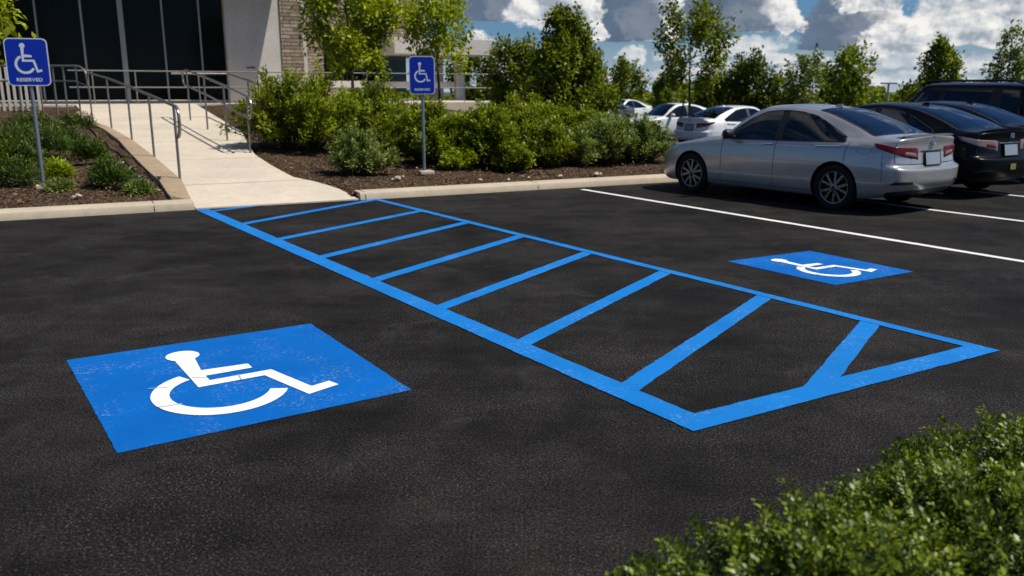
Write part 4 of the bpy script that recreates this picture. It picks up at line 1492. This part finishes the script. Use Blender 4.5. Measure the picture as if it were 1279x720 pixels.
def body_meshes(table, suv=False):
    B = Body(table)
    P = B.grid()
    nu, nv = P.shape[:2]
    b = MB()
    idx = {}
    V = []
    for sg in (1, -1):
        for i in range(nu):
            for j in range(nv):
                p = P[i, j]
                V.append((p[0], p[1] * sg, p[2]))
    F, FM = [], []
    for si, sg in enumerate((1, -1)):
        o = si * nu * nv
        for i in range(nu - 1):
            for j in range(nv - 1):
                u, v = (i + .5) / NU, (j + .5) / NV
                t = 0
                if 6 <= u < 12 and 7 < v < 8:
                    t = 1 if u < 9 else (2 if u > 10 else 7)
                    if suv and u > 10.9 and u < 11.15: t = 7
                elif 6 <= u < 8 and v > 9: t = 3
                elif 11 <= u < 13 and v > 9 and not suv: t = 4
                elif 12 <= u < 13.6 and v > 9 and suv: t = 4
                elif v < 1.2 or (v < 2 and (u > 14.6 or u < 2.2)): t = 7
                elif 6.15 <= u < 9.6 and 2 < v < 7: t = 5
                elif 9.6 <= u < 12.3 and 2 < v < 7: t = 6
                q = (o + i * nv + j, o + (i + 1) * nv + j, o + (i + 1) * nv + j + 1, o + i * nv + j + 1)
                F.append(q if si else q[::-1])
                FM.append(t)
    me = bpy.data.meshes.new('raw')
    me.from_pydata(V, [], F)
    me.polygons.foreach_set('material_index', FM)
    bm = bmesh.new()
    bm.from_mesh(me)
    bmesh.ops.remove_doubles(bm, verts=bm.verts, dist=.0004)
    bmesh.ops.dissolve_degenerate(bm, edges=bm.edges, dist=.0002)
    bmesh.ops.recalc_face_normals(bm, faces=bm.faces)
    bm.to_mesh(me)
    bm.free()
    for t in TAGS: me.materials.append(bpy.data.materials.get('tag_' + t) or bpy.data.materials.new('tag_' + t))
    o = bpy.data.objects.new('raw', me)
    COL.objects.link(o)
    wx = (.92, 3.60) if not suv else (.97, 3.78)
    cutm = bpy.data.meshes.new('cut')
    c = MB()
    rr = .372 if not suv else .43
    for x in wx:
        for sg in (1, -1):
            ring = lambda y: [(x + rr * math.cos(a), y * sg, (.325 if not suv else .38) + rr * math.sin(a)) for a in np.linspace(0, 2 * math.pi, 48, endpoint=False)]
            r0, r1 = ring(.56), ring(1.1)
            c.grid([r0, r1], 0, wrap=True)
            c.poly(r0)
            c.poly(r1[::-1])
    cutm = c.mesh('cut')
    bm = bmesh.new()
    bm.from_mesh(cutm)
    bmesh.ops.remove_doubles(bm, verts=bm.verts, dist=.0001)
    bmesh.ops.recalc_face_normals(bm, faces=bm.faces)
    bm.to_mesh(cutm)
    bm.free()
    for t in TAGS: cutm.materials.append(bpy.data.materials['tag_' + t])
    cutm.polygons.foreach_set('material_index', [8] * len(cutm.polygons))
    co = bpy.data.objects.new('cut', cutm)
    COL.objects.link(co)
    md = o.modifiers.new('b', 'BOOLEAN')
    md.operation = 'DIFFERENCE'
    md.solver = 'EXACT'
    md.object = co
    dg = bpy.context.evaluated_depsgraph_get()
    dg.update()
    res = bpy.data.meshes.new_from_object(o.evaluated_get(dg))
    bpy.data.objects.remove(o)
    bpy.data.objects.remove(co)
    names = [m.name for m in res.materials]
    out = {}
    for side in ('', 'L', 'R'):
        pass
    vs = np.empty(len(res.vertices) * 3)
    res.vertices.foreach_get('co', vs)
    vs = vs.reshape(-1, 3)
    groups = {}
    for p in res.polygons:
        t = names[p.material_index][4:] if p.material_index < len(names) else 'paint'
        t = t.split('.')[0]
        sd = ''
        if t in ('side_window_front', 'side_window_rear', 'front_door', 'rear_door'):
            sd = 'L' if vs[p.vertices[0]][1] > 0 else 'R'
        if t == 'arch': sd = ('L' if p.center[1] > 0 else 'R') + ('f' if p.center[0] < 2.3 else 'b')
        groups.setdefault((t, sd), []).append(tuple(p.vertices))
    for k, fs in groups.items():
        ids = sorted(set(i for f in fs for i in f))
        mp = {a: n for n, a in enumerate(ids)}
        m2 = bpy.data.meshes.new(k[0])
        m2.from_pydata([tuple(vs[i]) for i in ids], [], [tuple(mp[i] for i in f) for f in fs])
        m2.polygons.foreach_set('use_smooth', [True] * len(fs))
        m2.set_sharp_from_angle(angle=R(38))
        m2.update()
        out[k] = m2
    print('body', {k: len(v.polygons) for k, v in out.items()})
    return B, out


def wheel_meshes(r=.325, w=.21):
    ty = MB()
    hw = w / 2
    prof = [(-hw * .75, r * .70), (-hw, r * .80), (-hw, r * .90), (-hw * .86, r * .975), (-hw * .6, r), (hw * .6, r), (hw * .86, r * .975), (hw, r * .90), (hw, r * .80), (hw * .75, r * .70)]
    ty.lathe(prof, 48)
    for k in range(-1, 2):
        ty.lathe([(k * .045 - .005, r + .0005), (k * .045 + .005, r + .0005)], 48)
    rm = MB()
    # dish, lip
    rm.lathe([(-hw * .75, r * .70), (-hw * .7, r * .66), (hw * .4, r * .64), (hw * .78, r * .665), (hw * .80, r * .70), (hw * .6, r * .71)], 48, 0)
    rm.lathe([(hw * .15, .001), (hw * .15, r * .645)], 48, 1)
    # five pairs of spokes
    for k in range(5):
        a0 = 2 * math.pi * k / 5 + .31
        for dlt in (-.17, .17):
            a1 = a0 + dlt * .55
            a2 = a0 + dlt * 1.7
            p0 = np.array([math.cos(a1) * r * .13, hw * .74, math.sin(a1) * r * .13])
            p1 = np.array([math.cos(a2) * r * .665, hw * .70, math.sin(a2) * r * .665])
            t = (p1 - p0) / np.linalg.norm(p1 - p0)
            y = np.array([0, 1.0, 0])
            x = np.cross(t, y)
            q = []
            for p, ww in ((p0, .022), (p1, .026)):
                q.append([p - x * ww - y * .03, p - x * ww * .7, p + x * ww * .7, p + x * ww - y * .03])
            rm.grid(q, 0)
    rm.lathe([(hw * .3, r * .17), (hw * .74, r * .165), (hw * .80, r * .12), (hw * .80, .001)], 24, 0)
    rm.lathe([(hw * .805, r * .07), (hw * .83, r * .06), (hw * .83, .001)], 16, 1)
    return ty.mesh('tyre', smooth=40), rm.mesh('rim', smooth=40)


SED, SEDM = body_meshes(SEDAN)
SUVB, SUVM = body_meshes(suv_table(), True)
TYRE, RIM = wheel_meshes()
TYRE2, RIM2 = wheel_meshes(.38, .24)


def olink(name, me, mats, parent):
    """object sharing mesh data, its materials held by the object"""
    o = bpy.data.objects.new(name, me)
    COL.objects.link(o)
    while len(me.materials) < len(mats): me.materials.append(None)
    for i, m in enumerate(mats):
        o.material_slots[i].link = 'OBJECT'
        o.material_slots[i].material = m
    o.parent = parent
    return o


CACHE = {}


def car(name, label, xy, heading, paint, z=0.0, suv=False, glass='carglass', lamp='taillight', group=None, cat='car', scale=1.0, painted_reflection=False):
    """xy: middle of the wheelbase; heading: direction the bonnet points"""
    B, meshes = (SUVB, SUVM) if suv else (SED, SEDM)
    wx = (.92, 3.60) if not suv else (.97, 3.78)
    zc = .325 if not suv else .38
    rz = math.atan2(heading[1], heading[0]) + math.pi
    xm = (wx[0] + wx[1]) / 2
    h = np.array([math.cos(rz), math.sin(rz)])
    loc = (xy[0] - h[0] * xm * scale, xy[1] - h[1] * xm * scale, z)
    o = thing(name, label, cat, loc, rz, group)
    o.scale = (scale,) * 3
    gl = M[glass]
    nm = {'paint': 'body', 'arch': 'wheel_arch', 'trim': 'lower_trim', 'front_door': 'door', 'rear_door': 'door', 'side_window_front': 'side_window', 'side_window_rear': 'side_window'}
    mm = {'paint': M[paint], 'arch': M['blacktrim'], 'trim': M['blacktrim'], 'front_door': M[paint], 'rear_door': M[paint], 'windshield': gl, 'rear_window': gl,
          'side_window_front': gl, 'side_window_rear': gl if glass != 'carglass' or True else gl}
    doors, body = {}, None
    for (t, sd), me in meshes.items():
        q = olink(nm.get(t, t), me, [mm.get(t, M[paint])], o)
        if 'door' in t: doors[(t, sd)] = q
        if t == 'paint': body = q
    key = 'suv' if suv else 'sedan'

    def cached(k, fn):
        kk = (key, k)
        if kk not in CACHE:
            mb = MB()
            fn(mb)
            CACHE[kk] = mb.mesh(k, smooth=40)
        return CACHE[kk]

    # dark shut lines and window surrounds
    def seams(mb):
        B.seam(mb, [(6.15, 2.05), (6.15, 7)])
        B.seam(mb, [(9.6, 2.05), (9.6, 7)])
        B.seam(mb, [(12.25, 4.4), (12.3, 7)])
        B.seam(mb, [(6.15, 2.05), (12.0, 2.05)])
        B.seam(mb, [(5.6, 7.9), (3, 7.9), (1.2, 7.9), (0, 7.9)], .006)
        B.seam(mb, [(14.9, 7.9), (15.0, 5.2), (17, 5.2)], .007)
        B.seam(mb, [(2.6, 7.2), (2.6, 4.2), (2.6, 2.2)], .005)
        B.seam(mb, [(14.35, 6), (14.3, 4.0), (14.3, 3.0)], .005)
        for v, w in ((7.0, .022), (8.0, .016)):
            B.seam(mb, [(6.0, v), (12.0, v)], w, 0, .004)
        B.seam(mb, [(12.0, 7), (12.0, 8)], .03, 0, .004)
        B.seam(mb, [(6.02, 9), (8, 9)], .02, 0, .003)
        B.seam(mb, [(8, 9), (8, 11)], .025, 0, .003)
        B.seam(mb, [(6, 9), (6, 11)], .03, 0, .003)
        if not suv:
            B.seam(mb, [(11, 9), (13, 9)], .022, 0, .003)
            B.seam(mb, [(11, 9), (11, 11)], .022, 0, .003)
            B.seam(mb, [(13, 9), (13, 11)], .022, 0, .003)
            # fuel flap
            cu, cv = 13.35, 6.15
            ring = [(cu + .38 * math.cos(a), cv + .55 * math.sin(a)) for a in np.linspace(0, 2 * math.pi, 13)]
            B.seam(mb, ring, .004, 0, .002, sides=(-1,))
    olink('shut_lines', cached('shut_lines', seams), [M['blacktrim']], body)

    def roofaer(mb):
        P = [(2.92, 0, 1.42), (2.99, 0, 1.462), (3.06, 0, 1.466), (3.07, 0, 1.41)]
        for sg in (-1, 1):
            mb.poly([(x, .016 * sg * (1 if i in (0, 3) else .4), z) for i, (x, y, z) in enumerate(P)][::sg])
        mb.grid([[(x, -.016 * (1 if i in (0, 3) else .4), z), (x, .016 * (1 if i in (0, 3) else .4), z)] for i, (x, y, z) in enumerate(P)])
    if not suv: olink('aerial', cached('aerial', roofaer), [M[paint]], o)

    # lights: one mesh a side
    for sg in (1, -1):
        tl = ((13.95, 6.45), (16.25, 5.5), (16.2, 6.72), (13.72, 7.1)) if not suv else ((14.4, 6.0), (15.6, 6.0), (15.5, 7.6), (14.4, 7.6))

        def side(fn):
            def g(mb):
                t = MB()
                fn(t)
                mb.v = [(x, y * sg, z_) for x, y, z_ in t.v]
                mb.f = [f[::sg] for f in t.f]
                mb.m = t.m
            return g
        q = olink('tail_light', cached('tail_light%d' % sg, side(lambda t: B.patch(t, tl, .014, 18, 8, mirror=False))), [M[lamp]], o)
        if not suv:
            olink('reversing_lens', cached('rev%d' % sg, side(lambda t: B.patch(t, ((15.45, 5.98), (16.1, 5.78), (16.05, 6.2), (15.5, 6.36)), .019, 6, 4, mirror=False, edge=.013))), [M['clearlens' if lamp == 'taillight' else 'taillight']], q)
        hl = ((1.0, 6.35), (3.1, 6.55), (3.35, 7.6), (1.15, 7.3))
        olink('headlight', cached('head%d' % sg, side(lambda t: B.patch(t, hl, .012, 12, 6, mirror=False))), [M['clearlens']], o)

        def mirror_(t):
            c = (1.74, .97, 1.0) if not suv else (1.82, 1.04, 1.2)
            rings = []
            for a in np.linspace(-1, 1, 9):
                rr = math.sqrt(max(0.02, 1 - a ** 4))
                rings.append([(c[0] + .07 * rr * math.cos(q2) * (1 + .0 * a), c[1] + .10 * a, c[2] + .075 * rr * math.sin(q2)) for q2 in np.linspace(0, 2 * math.pi, 14, endpoint=False)])
            t.grid(rings, wrap=True)
            t.poly(rings[0])
            t.poly(rings[-1][::-1])
            t.tube([(c[0], c[1] - .05, c[2] - .03), (c[0] + .02, c[1] - .17, c[2] - .06)], .028, 8)
        olink('wing_mirror', cached('mirror%d' % sg, side(mirror_)), [M[paint] if paint != 'silver' else M['blacktrim']], o)
        for t_, u0 in (('front_door', 9.0), ('rear_door', 11.75)):
            def handle(t, u0=u0):
                a, c = B.S([u0 - .55], [6.25])[0], B.S([u0 + .2], [6.3])[0]
                n = B.normal(u0, 6.25)
                t.tube([a + n * .002, a + n * .03, c + n * .03, c + n * .002], [.011, .013, .013, .011], 8)
            olink('handle', cached('handle%d%s' % (sg, t_), side(handle)), [M['chrome' if paint == 'silver' else paint]], doors.get((t_, 'L' if sg > 0 else 'R'), o))

    # wheels
    for x in wx:
        for sg in (1, -1):
            wh = bpy.data.objects.new('wheel', None)
            COL.objects.link(wh)
            wh.empty_display_size = .1
            wh.parent = o
            wh.location = (x, sg * (.785 if not suv else .83), zc)
            wh.rotation_euler = (0, random.uniform(0, 1.2), 0 if sg > 0 else math.pi)
            olink('tyre', TYRE2 if suv else TYRE, [M['tyre']], wh)
            olink('rim', RIM2 if suv else RIM, [M['rim'], M['rimdark']], wh)

    # rear plate, recess, badge, bumper details
    if not suv:
        def recess(mb): B.patch(mb, ((15.75, 5.25), (17, 5.25), (17, 6.15), (15.95, 6.15)), .004, 8, 5, edge=.003)
        olink('plate_recess', cached('recess', recess), [M[paint]], body)

        def plate(mb): mb.box((4.515, 0, .755), (.012, .37, .17), 0, ax=((.985, 0, .17), (0, 1, 0), (-.17, 0, .985)))
        pl_ = olink('number_plate', cached('plate', plate), [M['plate']], o)

        def pframe(mb):
            for dz in (-.09, .09): mb.box((4.516 - dz * .17, 0, .755 + dz), (.018, .39, .012))
            for dy in (-.19, .19): mb.box((4.516, dy, .755), (.018, .012, .165), ax=((.985, 0, .17), (0, 1, 0), (-.17, 0, .985)))
        olink('plate_frame', cached('pframe', pframe), [M['blacktrim']], pl_)

        def bar(mb): B.patch(mb, ((16.3, 6.32), (17, 6.32), (17, 6.48), (16.3, 6.48)), .012, 8, 3, edge=.002)
        olink('boot_trim', cached('bar', bar), [M['chrome']], o)

        def badge(mb):
            c = np.array([4.512, 0, .975])
            ring = [(c[0], c[1] + .052 * math.cos(a), c[2] + .036 * math.sin(a)) for a in np.linspace(0, 2 * math.pi, 24)]
            mb.tube(ring, .006, 6, caps=False)
            mb.tube([c + np.array([0, -.028, -.026]), c + np.array([0, -.016, .026])], .0055, 6)
            mb.tube([c + np.array([0, .016, -.026]), c + np.array([0, .028, .026])], .0055, 6)
            mb.tube([c + np.array([0, -.022, 0]), c + np.array([0, .022, 0])], .0055, 6)
        olink('badge', cached('badge', badge), [M['chrome']], o)

        def slots(mb):
            B.patch(mb, ((14.65, 2.75), (15.75, 2.75), (15.7, 3.02), (14.85, 3.02)), .004, 8, 3, edge=.003)
        olink('reflector', cached('slots', slots), [M['blacktrim']], o)

        def pipe(mb):
            mb.tube([(4.25, .48, .25), (4.47, .48, .25)], .035, 12, caps=False)
        olink('exhaust_pipe', cached('pipe', pipe), [M['chrome']], o)

        def spoiler(mb):
            rows = []
            for y in np.linspace(-.62, .62, 15):
                e = 1 - abs(y / .62) ** 4
                rows.append([(4.30, y, 1.048), (4.43, y, 1.056 + .018 * e), (4.49 - .05 * (y / .62) ** 2, y, 1.062 + .02 * e), (4.485 - .05 * (y / .62) ** 2, y, 1.045), (4.40, y, 1.03)])
            mb.grid(rows, flip=True)
        olink('spoiler', cached('spoiler', spoiler), [M[paint]], o)

        def grille(mb):
            B.patch(mb, ((0, 4.4), (1.05, 4.4), (1.0, 6.4), (0, 6.4)), .006, 8, 4, edge=.004)
            B.patch(mb, ((0, 2.3), (1.3, 2.3), (1.2, 3.3), (0, 3.3)), .006, 8, 4, edge=.004)
        olink('grille', cached('grille', grille), [M['blacktrim']], o)
        if painted_reflection:  # coloured patch standing in for a yellow-green reflection in the bumper
            mb = MB()
            mb.box((4.607, -.05, .50), (.012, .15, .09))
            olink('painted_reflection', mb.mesh('painted_reflection'), [M['yellow']], o)
    else:
        def rails(mb):
            for sg in (1, -1):
                mb.tube([(2.1, .70 * sg, 1.80), (2.3, .70 * sg, 1.88), (4.2, .70 * sg, 1.87), (4.4, .70 * sg, 1.80)], .022, 8)
        olink('roof_rail', cached('rails', rails), [M['blacktrim']], o)

    # seats, dashboard, steering wheel, floor
    hz = 0 if not suv else .25

    def seat(mb, x, y, w):
        for (cx, cz, dx, dz, tilt) in ((x, .48 + hz, .50, .16, .05), (x + .30, .80 + hz, .14, .62, .30), (x + .41, 1.15 + hz, .09, .17, .3)):
            ww = w if cz < 1.1 + hz else min(w * .5, .26)
            ca, sa = math.cos(tilt), math.sin(tilt)
            ax = ((ca, 0, -sa), (0, 1, 0), (sa, 0, ca))
            mb.box((cx, y, cz), (dx, ww, dz), ax=ax)
    for k, (x, y, w) in enumerate(((2.0, .37, .50), (2.0, -.37, .50), (2.95, 0, 1.25))):
        s_ = olink('seat', cached('seat%d' % k, lambda mb: seat(mb, x, y, w)), [M['seat']], o)
        if not s_.modifiers:
            bv = s_.modifiers.new('bevel', 'BEVEL')
            bv.width = .04
            bv.segments = 3

    def dash(mb):
        mb.box((1.62, 0, .82 + hz), (.42, 1.4, .22))
        mb.box((2.6, 0, .30 + hz * .5), (2.4, 1.5, .04))
        c = np.array([1.86, .37, .92 + hz])
        mb.tube([c + np.array([.06 * math.sin(a), .18 * math.cos(a), .17 * math.sin(a)]) for a in np.linspace(0, 2 * math.pi, 24)], .015, 6)
        mb.tube([c - np.array([.14, 0, .05]), c], .03, 6)
    olink('dashboard', cached('dash', dash), [M['seat']], o)
    return o


# silver sedan: stands on the contact points of its near wheels
rw, fw = G(1042, 262), G(859, 241)
hd = (fw - rw) / np.linalg.norm(fw - rw)
hd = 0.5 * hd + 0.5 * US
hd /= np.linalg.norm(hd)
pr_ = np.array([hd[1], -hd[0]])
ctr = (rw + fw) / 2 + pr_ * .86
print('sedan', ctr, hd, np.linalg.norm(fw - rw))
CG = 'cars parked in the bays beside the access aisle'
car('sedan_car', 'silver four-door sedan parked nosed to the kerb, nearest the blue aisle', ctr, hd, 'silver', group=CG)
car('sedan_car', 'black sedan with yellow painted reflection on its rear, next to the silver sedan', ctr + VS * 2.80 + US * .38, US, 'black', glass='darkcarglass', lamp='clearlens', group=CG, painted_reflection=True)
car('sedan_car', 'dark brownish sedan between black sedan and tall off-road vehicle', ctr + VS * 5.5 + US * 1.2, US, 'charcoal', glass='darkcarglass', group=CG)
car('off_road_vehicle', 'tall black off-road vehicle with roof rails behind the dark sedans', ctr + VS * 8.3 + US * 2.6, US, 'black', suv=True, glass='darkcarglass', group=CG)
FC = 'cars in the far car park beyond the hedge'
p = at_depth(838, 150, 35)
car('sedan_car', 'white sedan side-on beyond the hedge, behind the forked tree', (p[0], 35), (-.93, -.36), 'whitecar', z=-.28, glass='darkcarglass', group=FC)
p = at_depth(928, 150, 29)
car('sedan_car', 'white sedan seen from its rear, half hidden by the silver sedan bonnet', (p[0], 29.5), (.86, .5), 'whitecar', z=-.28, glass='darkcarglass', group=FC)
for px, Y, hdg, pt, lab in ((604, 44, (-.9, .3), 'whitecar', 'small white car beyond the hedge beside the canopy column'),
                            (712, 42, (-.75, -.6), 'whitecar', 'pale car beyond the hedge just right of the tallest tree'),
                            (748, 47, (-.7, -.65), 'greycar', 'grey car with shiny windshield left of the white side-on sedan'),
                            (775, 52, (-.7, -.65), 'whitecar', 'small pale car far off left of the grey car with shiny windshield')):
    p = at_depth(px, 140, Y)
    car('sedan_car', lab, (p[0], Y), hdg, pt, z=-.28, glass='darkcarglass', group=FC)
for m_ in list(bpy.data.materials):
    if m_.name.startswith('tag_') and m_.users == 0: bpy.data.materials.remove(m_)

# ------------------------------------------------------------------ sky, sun, camera
SUN_EL, SUN_AZ = R(58), R(-12)                     # azimuth measured from +X towards +Y
sd = Vector((math.cos(SUN_EL) * math.cos(SUN_AZ), math.cos(SUN_EL) * math.sin(SUN_AZ), math.sin(SUN_EL)))
w = bpy.data.worlds.new('World')
SC.world = w
t = NT(w)
sky = t.n('ShaderNodeTexSky', sky_type='NISHITA', sun_disc=False, sun_elevation=SUN_EL, sun_rotation=math.pi / 2 - SUN_AZ, air_density=1.0, dust_density=0.6, ozone_density=1.6)
SKY = 0.05
tc = t.n('ShaderNodeTexCoord').outputs['Generated']
sx = t.n('ShaderNodeSeparateXYZ', {0: tc})
az0 = t.math('ARCTAN2', sx.outputs[0], sx.outputs[1])
el0 = t.math('ARCSINE', sx.outputs[2])
dx = lambda px: math.atan((px - 640) / 1078)
dy = lambda y: math.atan((HOR - y) / 1078)


def comb(a, b): return t.n('ShaderNodeCombineXYZ', {0: a, 1: b, 2: 0.0}).outputs[0]


cv = comb(az0, t.math('MULTIPLY', el0, 1.25))
# billows: the outline of every cloud is pushed about by lumpy noise
wv = t.n('ShaderNodeSeparateColor', {0: t.noise(cv, 17.0, 5, 0.60, out=1)})
wf_ = t.n('ShaderNodeSeparateColor', {0: t.noise(cv, 62.0, 5, 0.62, out=1)})
wob = lambda k: t.math('ADD', t.math('MULTIPLY', t.math('SUBTRACT', wv.outputs[k], 0.5), 0.085), t.math('MULTIPLY', t.math('SUBTRACT', wf_.outputs[k], 0.5), 0.026))
az = t.math('ADD', az0, wob(0))
el = t.math('ADD', el0, t.math('MULTIPLY', wob(1), 0.42))
OFF = (0.011, 0.009)                                # step towards the sun, for the lit sides


def lumps(scale, detail, rough):
    a = t.noise(cv, scale, detail, rough, 0.2)
    b = t.noise(comb(t.math('ADD', az0, OFF[0] * 17 / scale), t.math('ADD', t.math('MULTIPLY', el0, 1.25), OFF[1] * 22 / scale)), scale, detail, rough, 0.2)
    return a, t.math('SUBTRACT', a, b)


n_big = t.noise(cv, 6.0, 3, 0.5)
n_mid, d_mid = lumps(24.0, 4, 0.55)
n_fin, d_fin = lumps(64.0, 3, 0.55)


def field(clouds, flat, a, e, e0=None):
    F = None
    for px, ytop, ybot, wpx in clouds:
        cx, rx = dx(px), wpx / 2 / 1078
        base, top = dy(ybot), dy(ytop)
        ex = t.math('DIVIDE', t.math('SUBTRACT', a, cx), rx)
        yy = t.math('DIVIDE', t.math('SUBTRACT', e, base), top - base)
        up = t.math('MAXIMUM', yy, 0.0)
        y0 = yy if e0 is None else t.math('DIVIDE', t.math('SUBTRACT', e0, base), top - base)
        dn = t.math('MULTIPLY', t.math('MINIMUM', y0, 0.0), 1 / flat)
        r2 = t.math('ADD', t.math('MULTIPLY', ex, ex), t.math('ADD', t.math('MULTIPLY', up, up), t.math('MULTIPLY', dn, dn)))
        f = t.math('SUBTRACT', 1.0, t.math('SQRT', r2))
        F = f if F is None else t.math('SMOOTH_MAX', F, f, 0.15)
    return F


big = [(612, -40, 29, 110), (784, -80, 52, 120), (905, -75, 43, 138), (1055, -8, 66, 112)]
bright = [(695, -45, 22, 130), (735, -10, 42, 56), (836, -6, 47, 36), (980, 2, 42, 50), (1075, -6, 19, 84), (1215, 4, 54, 170), (1120, 24, 62, 90), (1168, 2, 44, 100), (1262, -2, 40, 80), (596, 40, 58, 44), (636, 62, 80, 50)]
low = [(1110, 62, 84, 90), (940, 46, 64, 110), (985, 68, 80, 120), (880, 80, 92, 160), (600, 72, 88, 80), (785, 58, 74, 48), (1040, 78, 96, 150), (900, 60, 74, 190), (680, 84, 100, 150), (1130, 92, 106, 200), (1200, 72, 90, 130), (760, 86, 100, 140), (1270, 56, 70, 60)]
eb = t.math('ADD', el0, t.math('MULTIPLY', wob(1), 0.07))
Fb, Fb2 = field(big, .03, az, el, eb), field(big, .03, t.math('ADD', az, 0.016), t.math('ADD', el, 0.010), eb)
Fw = field(bright, .30, az, el)
Fl = field(low, .35, az, el)
nz = t.math('ADD', t.math('MULTIPLY', t.math('SUBTRACT', n_mid, 0.5), 0.9), t.math('MULTIPLY', t.math('SUBTRACT', n_fin, 0.5), 0.45))
Db = t.math('ADD', Fb, t.math('MULTIPLY', nz, 0.22))
Dw = t.math('ADD', Fw, t.math('MULTIPLY', nz, 0.62))
Dl = t.math('ADD', Fl, t.math('MULTIPLY', nz, 0.95))
# scattered clouds over the rest of the sky, on a level sheet
zc_ = t.math('MAXIMUM', sx.outputs[2], 0.03)
pv = comb(t.math('DIVIDE', sx.outputs[0], zc_), t.math('DIVIDE', sx.outputs[1], zc_))
hi = t.noise(pv, 0.9, 7, 0.6, 0.3)
hi = t.math('MULTIPLY', t.mr(hi, 0.54, 0.68, 0, 1, True), t.mr(el0, 0.14, 0.24))
aB = t.mr(Db, -0.02, 0.14, 0, 1, True)
aW = t.mr(Dw, 0.0, 0.26, 0, 1, True)
aL = t.mr(Dl, 0.04, 0.36, 0, 0.92, True)
lit = t.math('ADD', t.math('MULTIPLY', d_mid, 2.4), t.math('MULTIPLY', d_fin, 0.9))
rim = t.math('MULTIPLY', t.math('SUBTRACT', Fb, Fb2), 1.5)
shade = t.mr(t.math('ADD', rim, t.math('MULTIPLY', lit, 0.6)), 0.0, 0.5, 0, 1, True)
shade = t.math('MULTIPLY', shade, t.mr(Db, 0.10, 0.50, 1.0, 0.10))
BR = 0.93
white = (BR, BR * .975, BR * .945, 1)
grey = (0.098, 0.142, 0.22, 1)
grey2 = (0.20, 0.255, 0.345, 1)
pale = (0.33, 0.385, 0.45, 1)
gr = t.math('ADD', t.mr(n_mid, 0.3, 0.75, 0, 0.38), t.mr(Db, 0.05, 0.45, 0.3, 0.0))
cB = t.mixc(shade, t.mixc(gr, grey, grey2), white)
cW = t.mixc(t.mr(t.math('ADD', lit, t.math('MULTIPLY', t.math('SUBTRACT', 0.34, Dw), 0.45)), -0.40, 0.26, 0, 1), pale, white)
cL = t.mixc(t.mr(lit, -0.28, 0.28, 0, 1), (0.46, 0.52, 0.59, 1), (0.78, 0.78, 0.77, 1))
skyc = t.mixc(1.0, sky.outputs[0], (SKY * .60, SKY * .98, SKY * 1.50, 1), 'MULTIPLY')
veil = t.math('MULTIPLY', t.mr(el0, 0.0, 0.065, 0.9, 0.0), t.mr(n_big, 0.3, 0.7, 0.55, 1.0))
c0 = t.mixc(veil, skyc, (0.56, 0.64, 0.73, 1))
c1 = t.mixc(hi, c0, t.mixc(t.mr(hi, 0.6, 1), white, pale))
c1 = t.mixc(aL, c1, cL)
c1 = t.mixc(aB, c1, cB)
c1 = t.mixc(aW, c1, cW)
bg = t.n('ShaderNodeBackground', {0: c1, 1: 1.0})
wo = t.n('ShaderNodeOutputWorld')
t.t.links.new(bg.outputs[0], wo.inputs[0])
w.cycles.sampling_method = 'MANUAL'
w.cycles.sample_map_resolution = 1024

ld = bpy.data.lights.new('sun', 'SUN')
ld.energy = 5.0
ld.angle = R(0.53)
ld.color = (1.0, 0.94, 0.84)
lo = bpy.data.objects.new('sun', ld)
COL.objects.link(lo)
lo.rotation_euler = sd.to_track_quat('Z', 'Y').to_euler()
lo.location = (20, -5, 30)

cd = bpy.data.cameras.new('camera')
cd.sensor_width = 36
cd.lens = FPX / PW * 36
cd.clip_end = 3000
cd.clip_start = .05
cd.dof.use_dof = True
cd.dof.focus_distance = 6.0
cd.dof.aperture_fstop = 2.6
co_ = bpy.data.objects.new('camera', cd)
COL.objects.link(co_)
co_.location = (0, 0, CAMH)
co_.rotation_euler = (math.pi / 2 - PITCH, 0, 0)
SC.camera = co_
SC.view_settings.view_transform = 'Standard'
SC.view_settings.look = 'None'
SC.view_settings.exposure = 0.0
SC.view_settings.gamma = 1
SC.view_settings.use_curve_mapping = False
SC.render.engine = 'CYCLES'
SC.cycles.use_denoising = True
SC.cycles.denoiser = 'OPENIMAGEDENOISE'
SC.cycles.denoising_input_passes = 'RGB_ALBEDO_NORMAL'
SC.cycles.denoising_prefilter = 'ACCURATE'
SC.cycles.caustics_reflective = False
SC.cycles.caustics_refractive = False
SC.cycles.blur_glossy = 0.5
SC.cycles.sample_clamp_indirect = 4.0
SC.cycles.max_bounces = 8
SC.cycles.transparent_max_bounces = 12
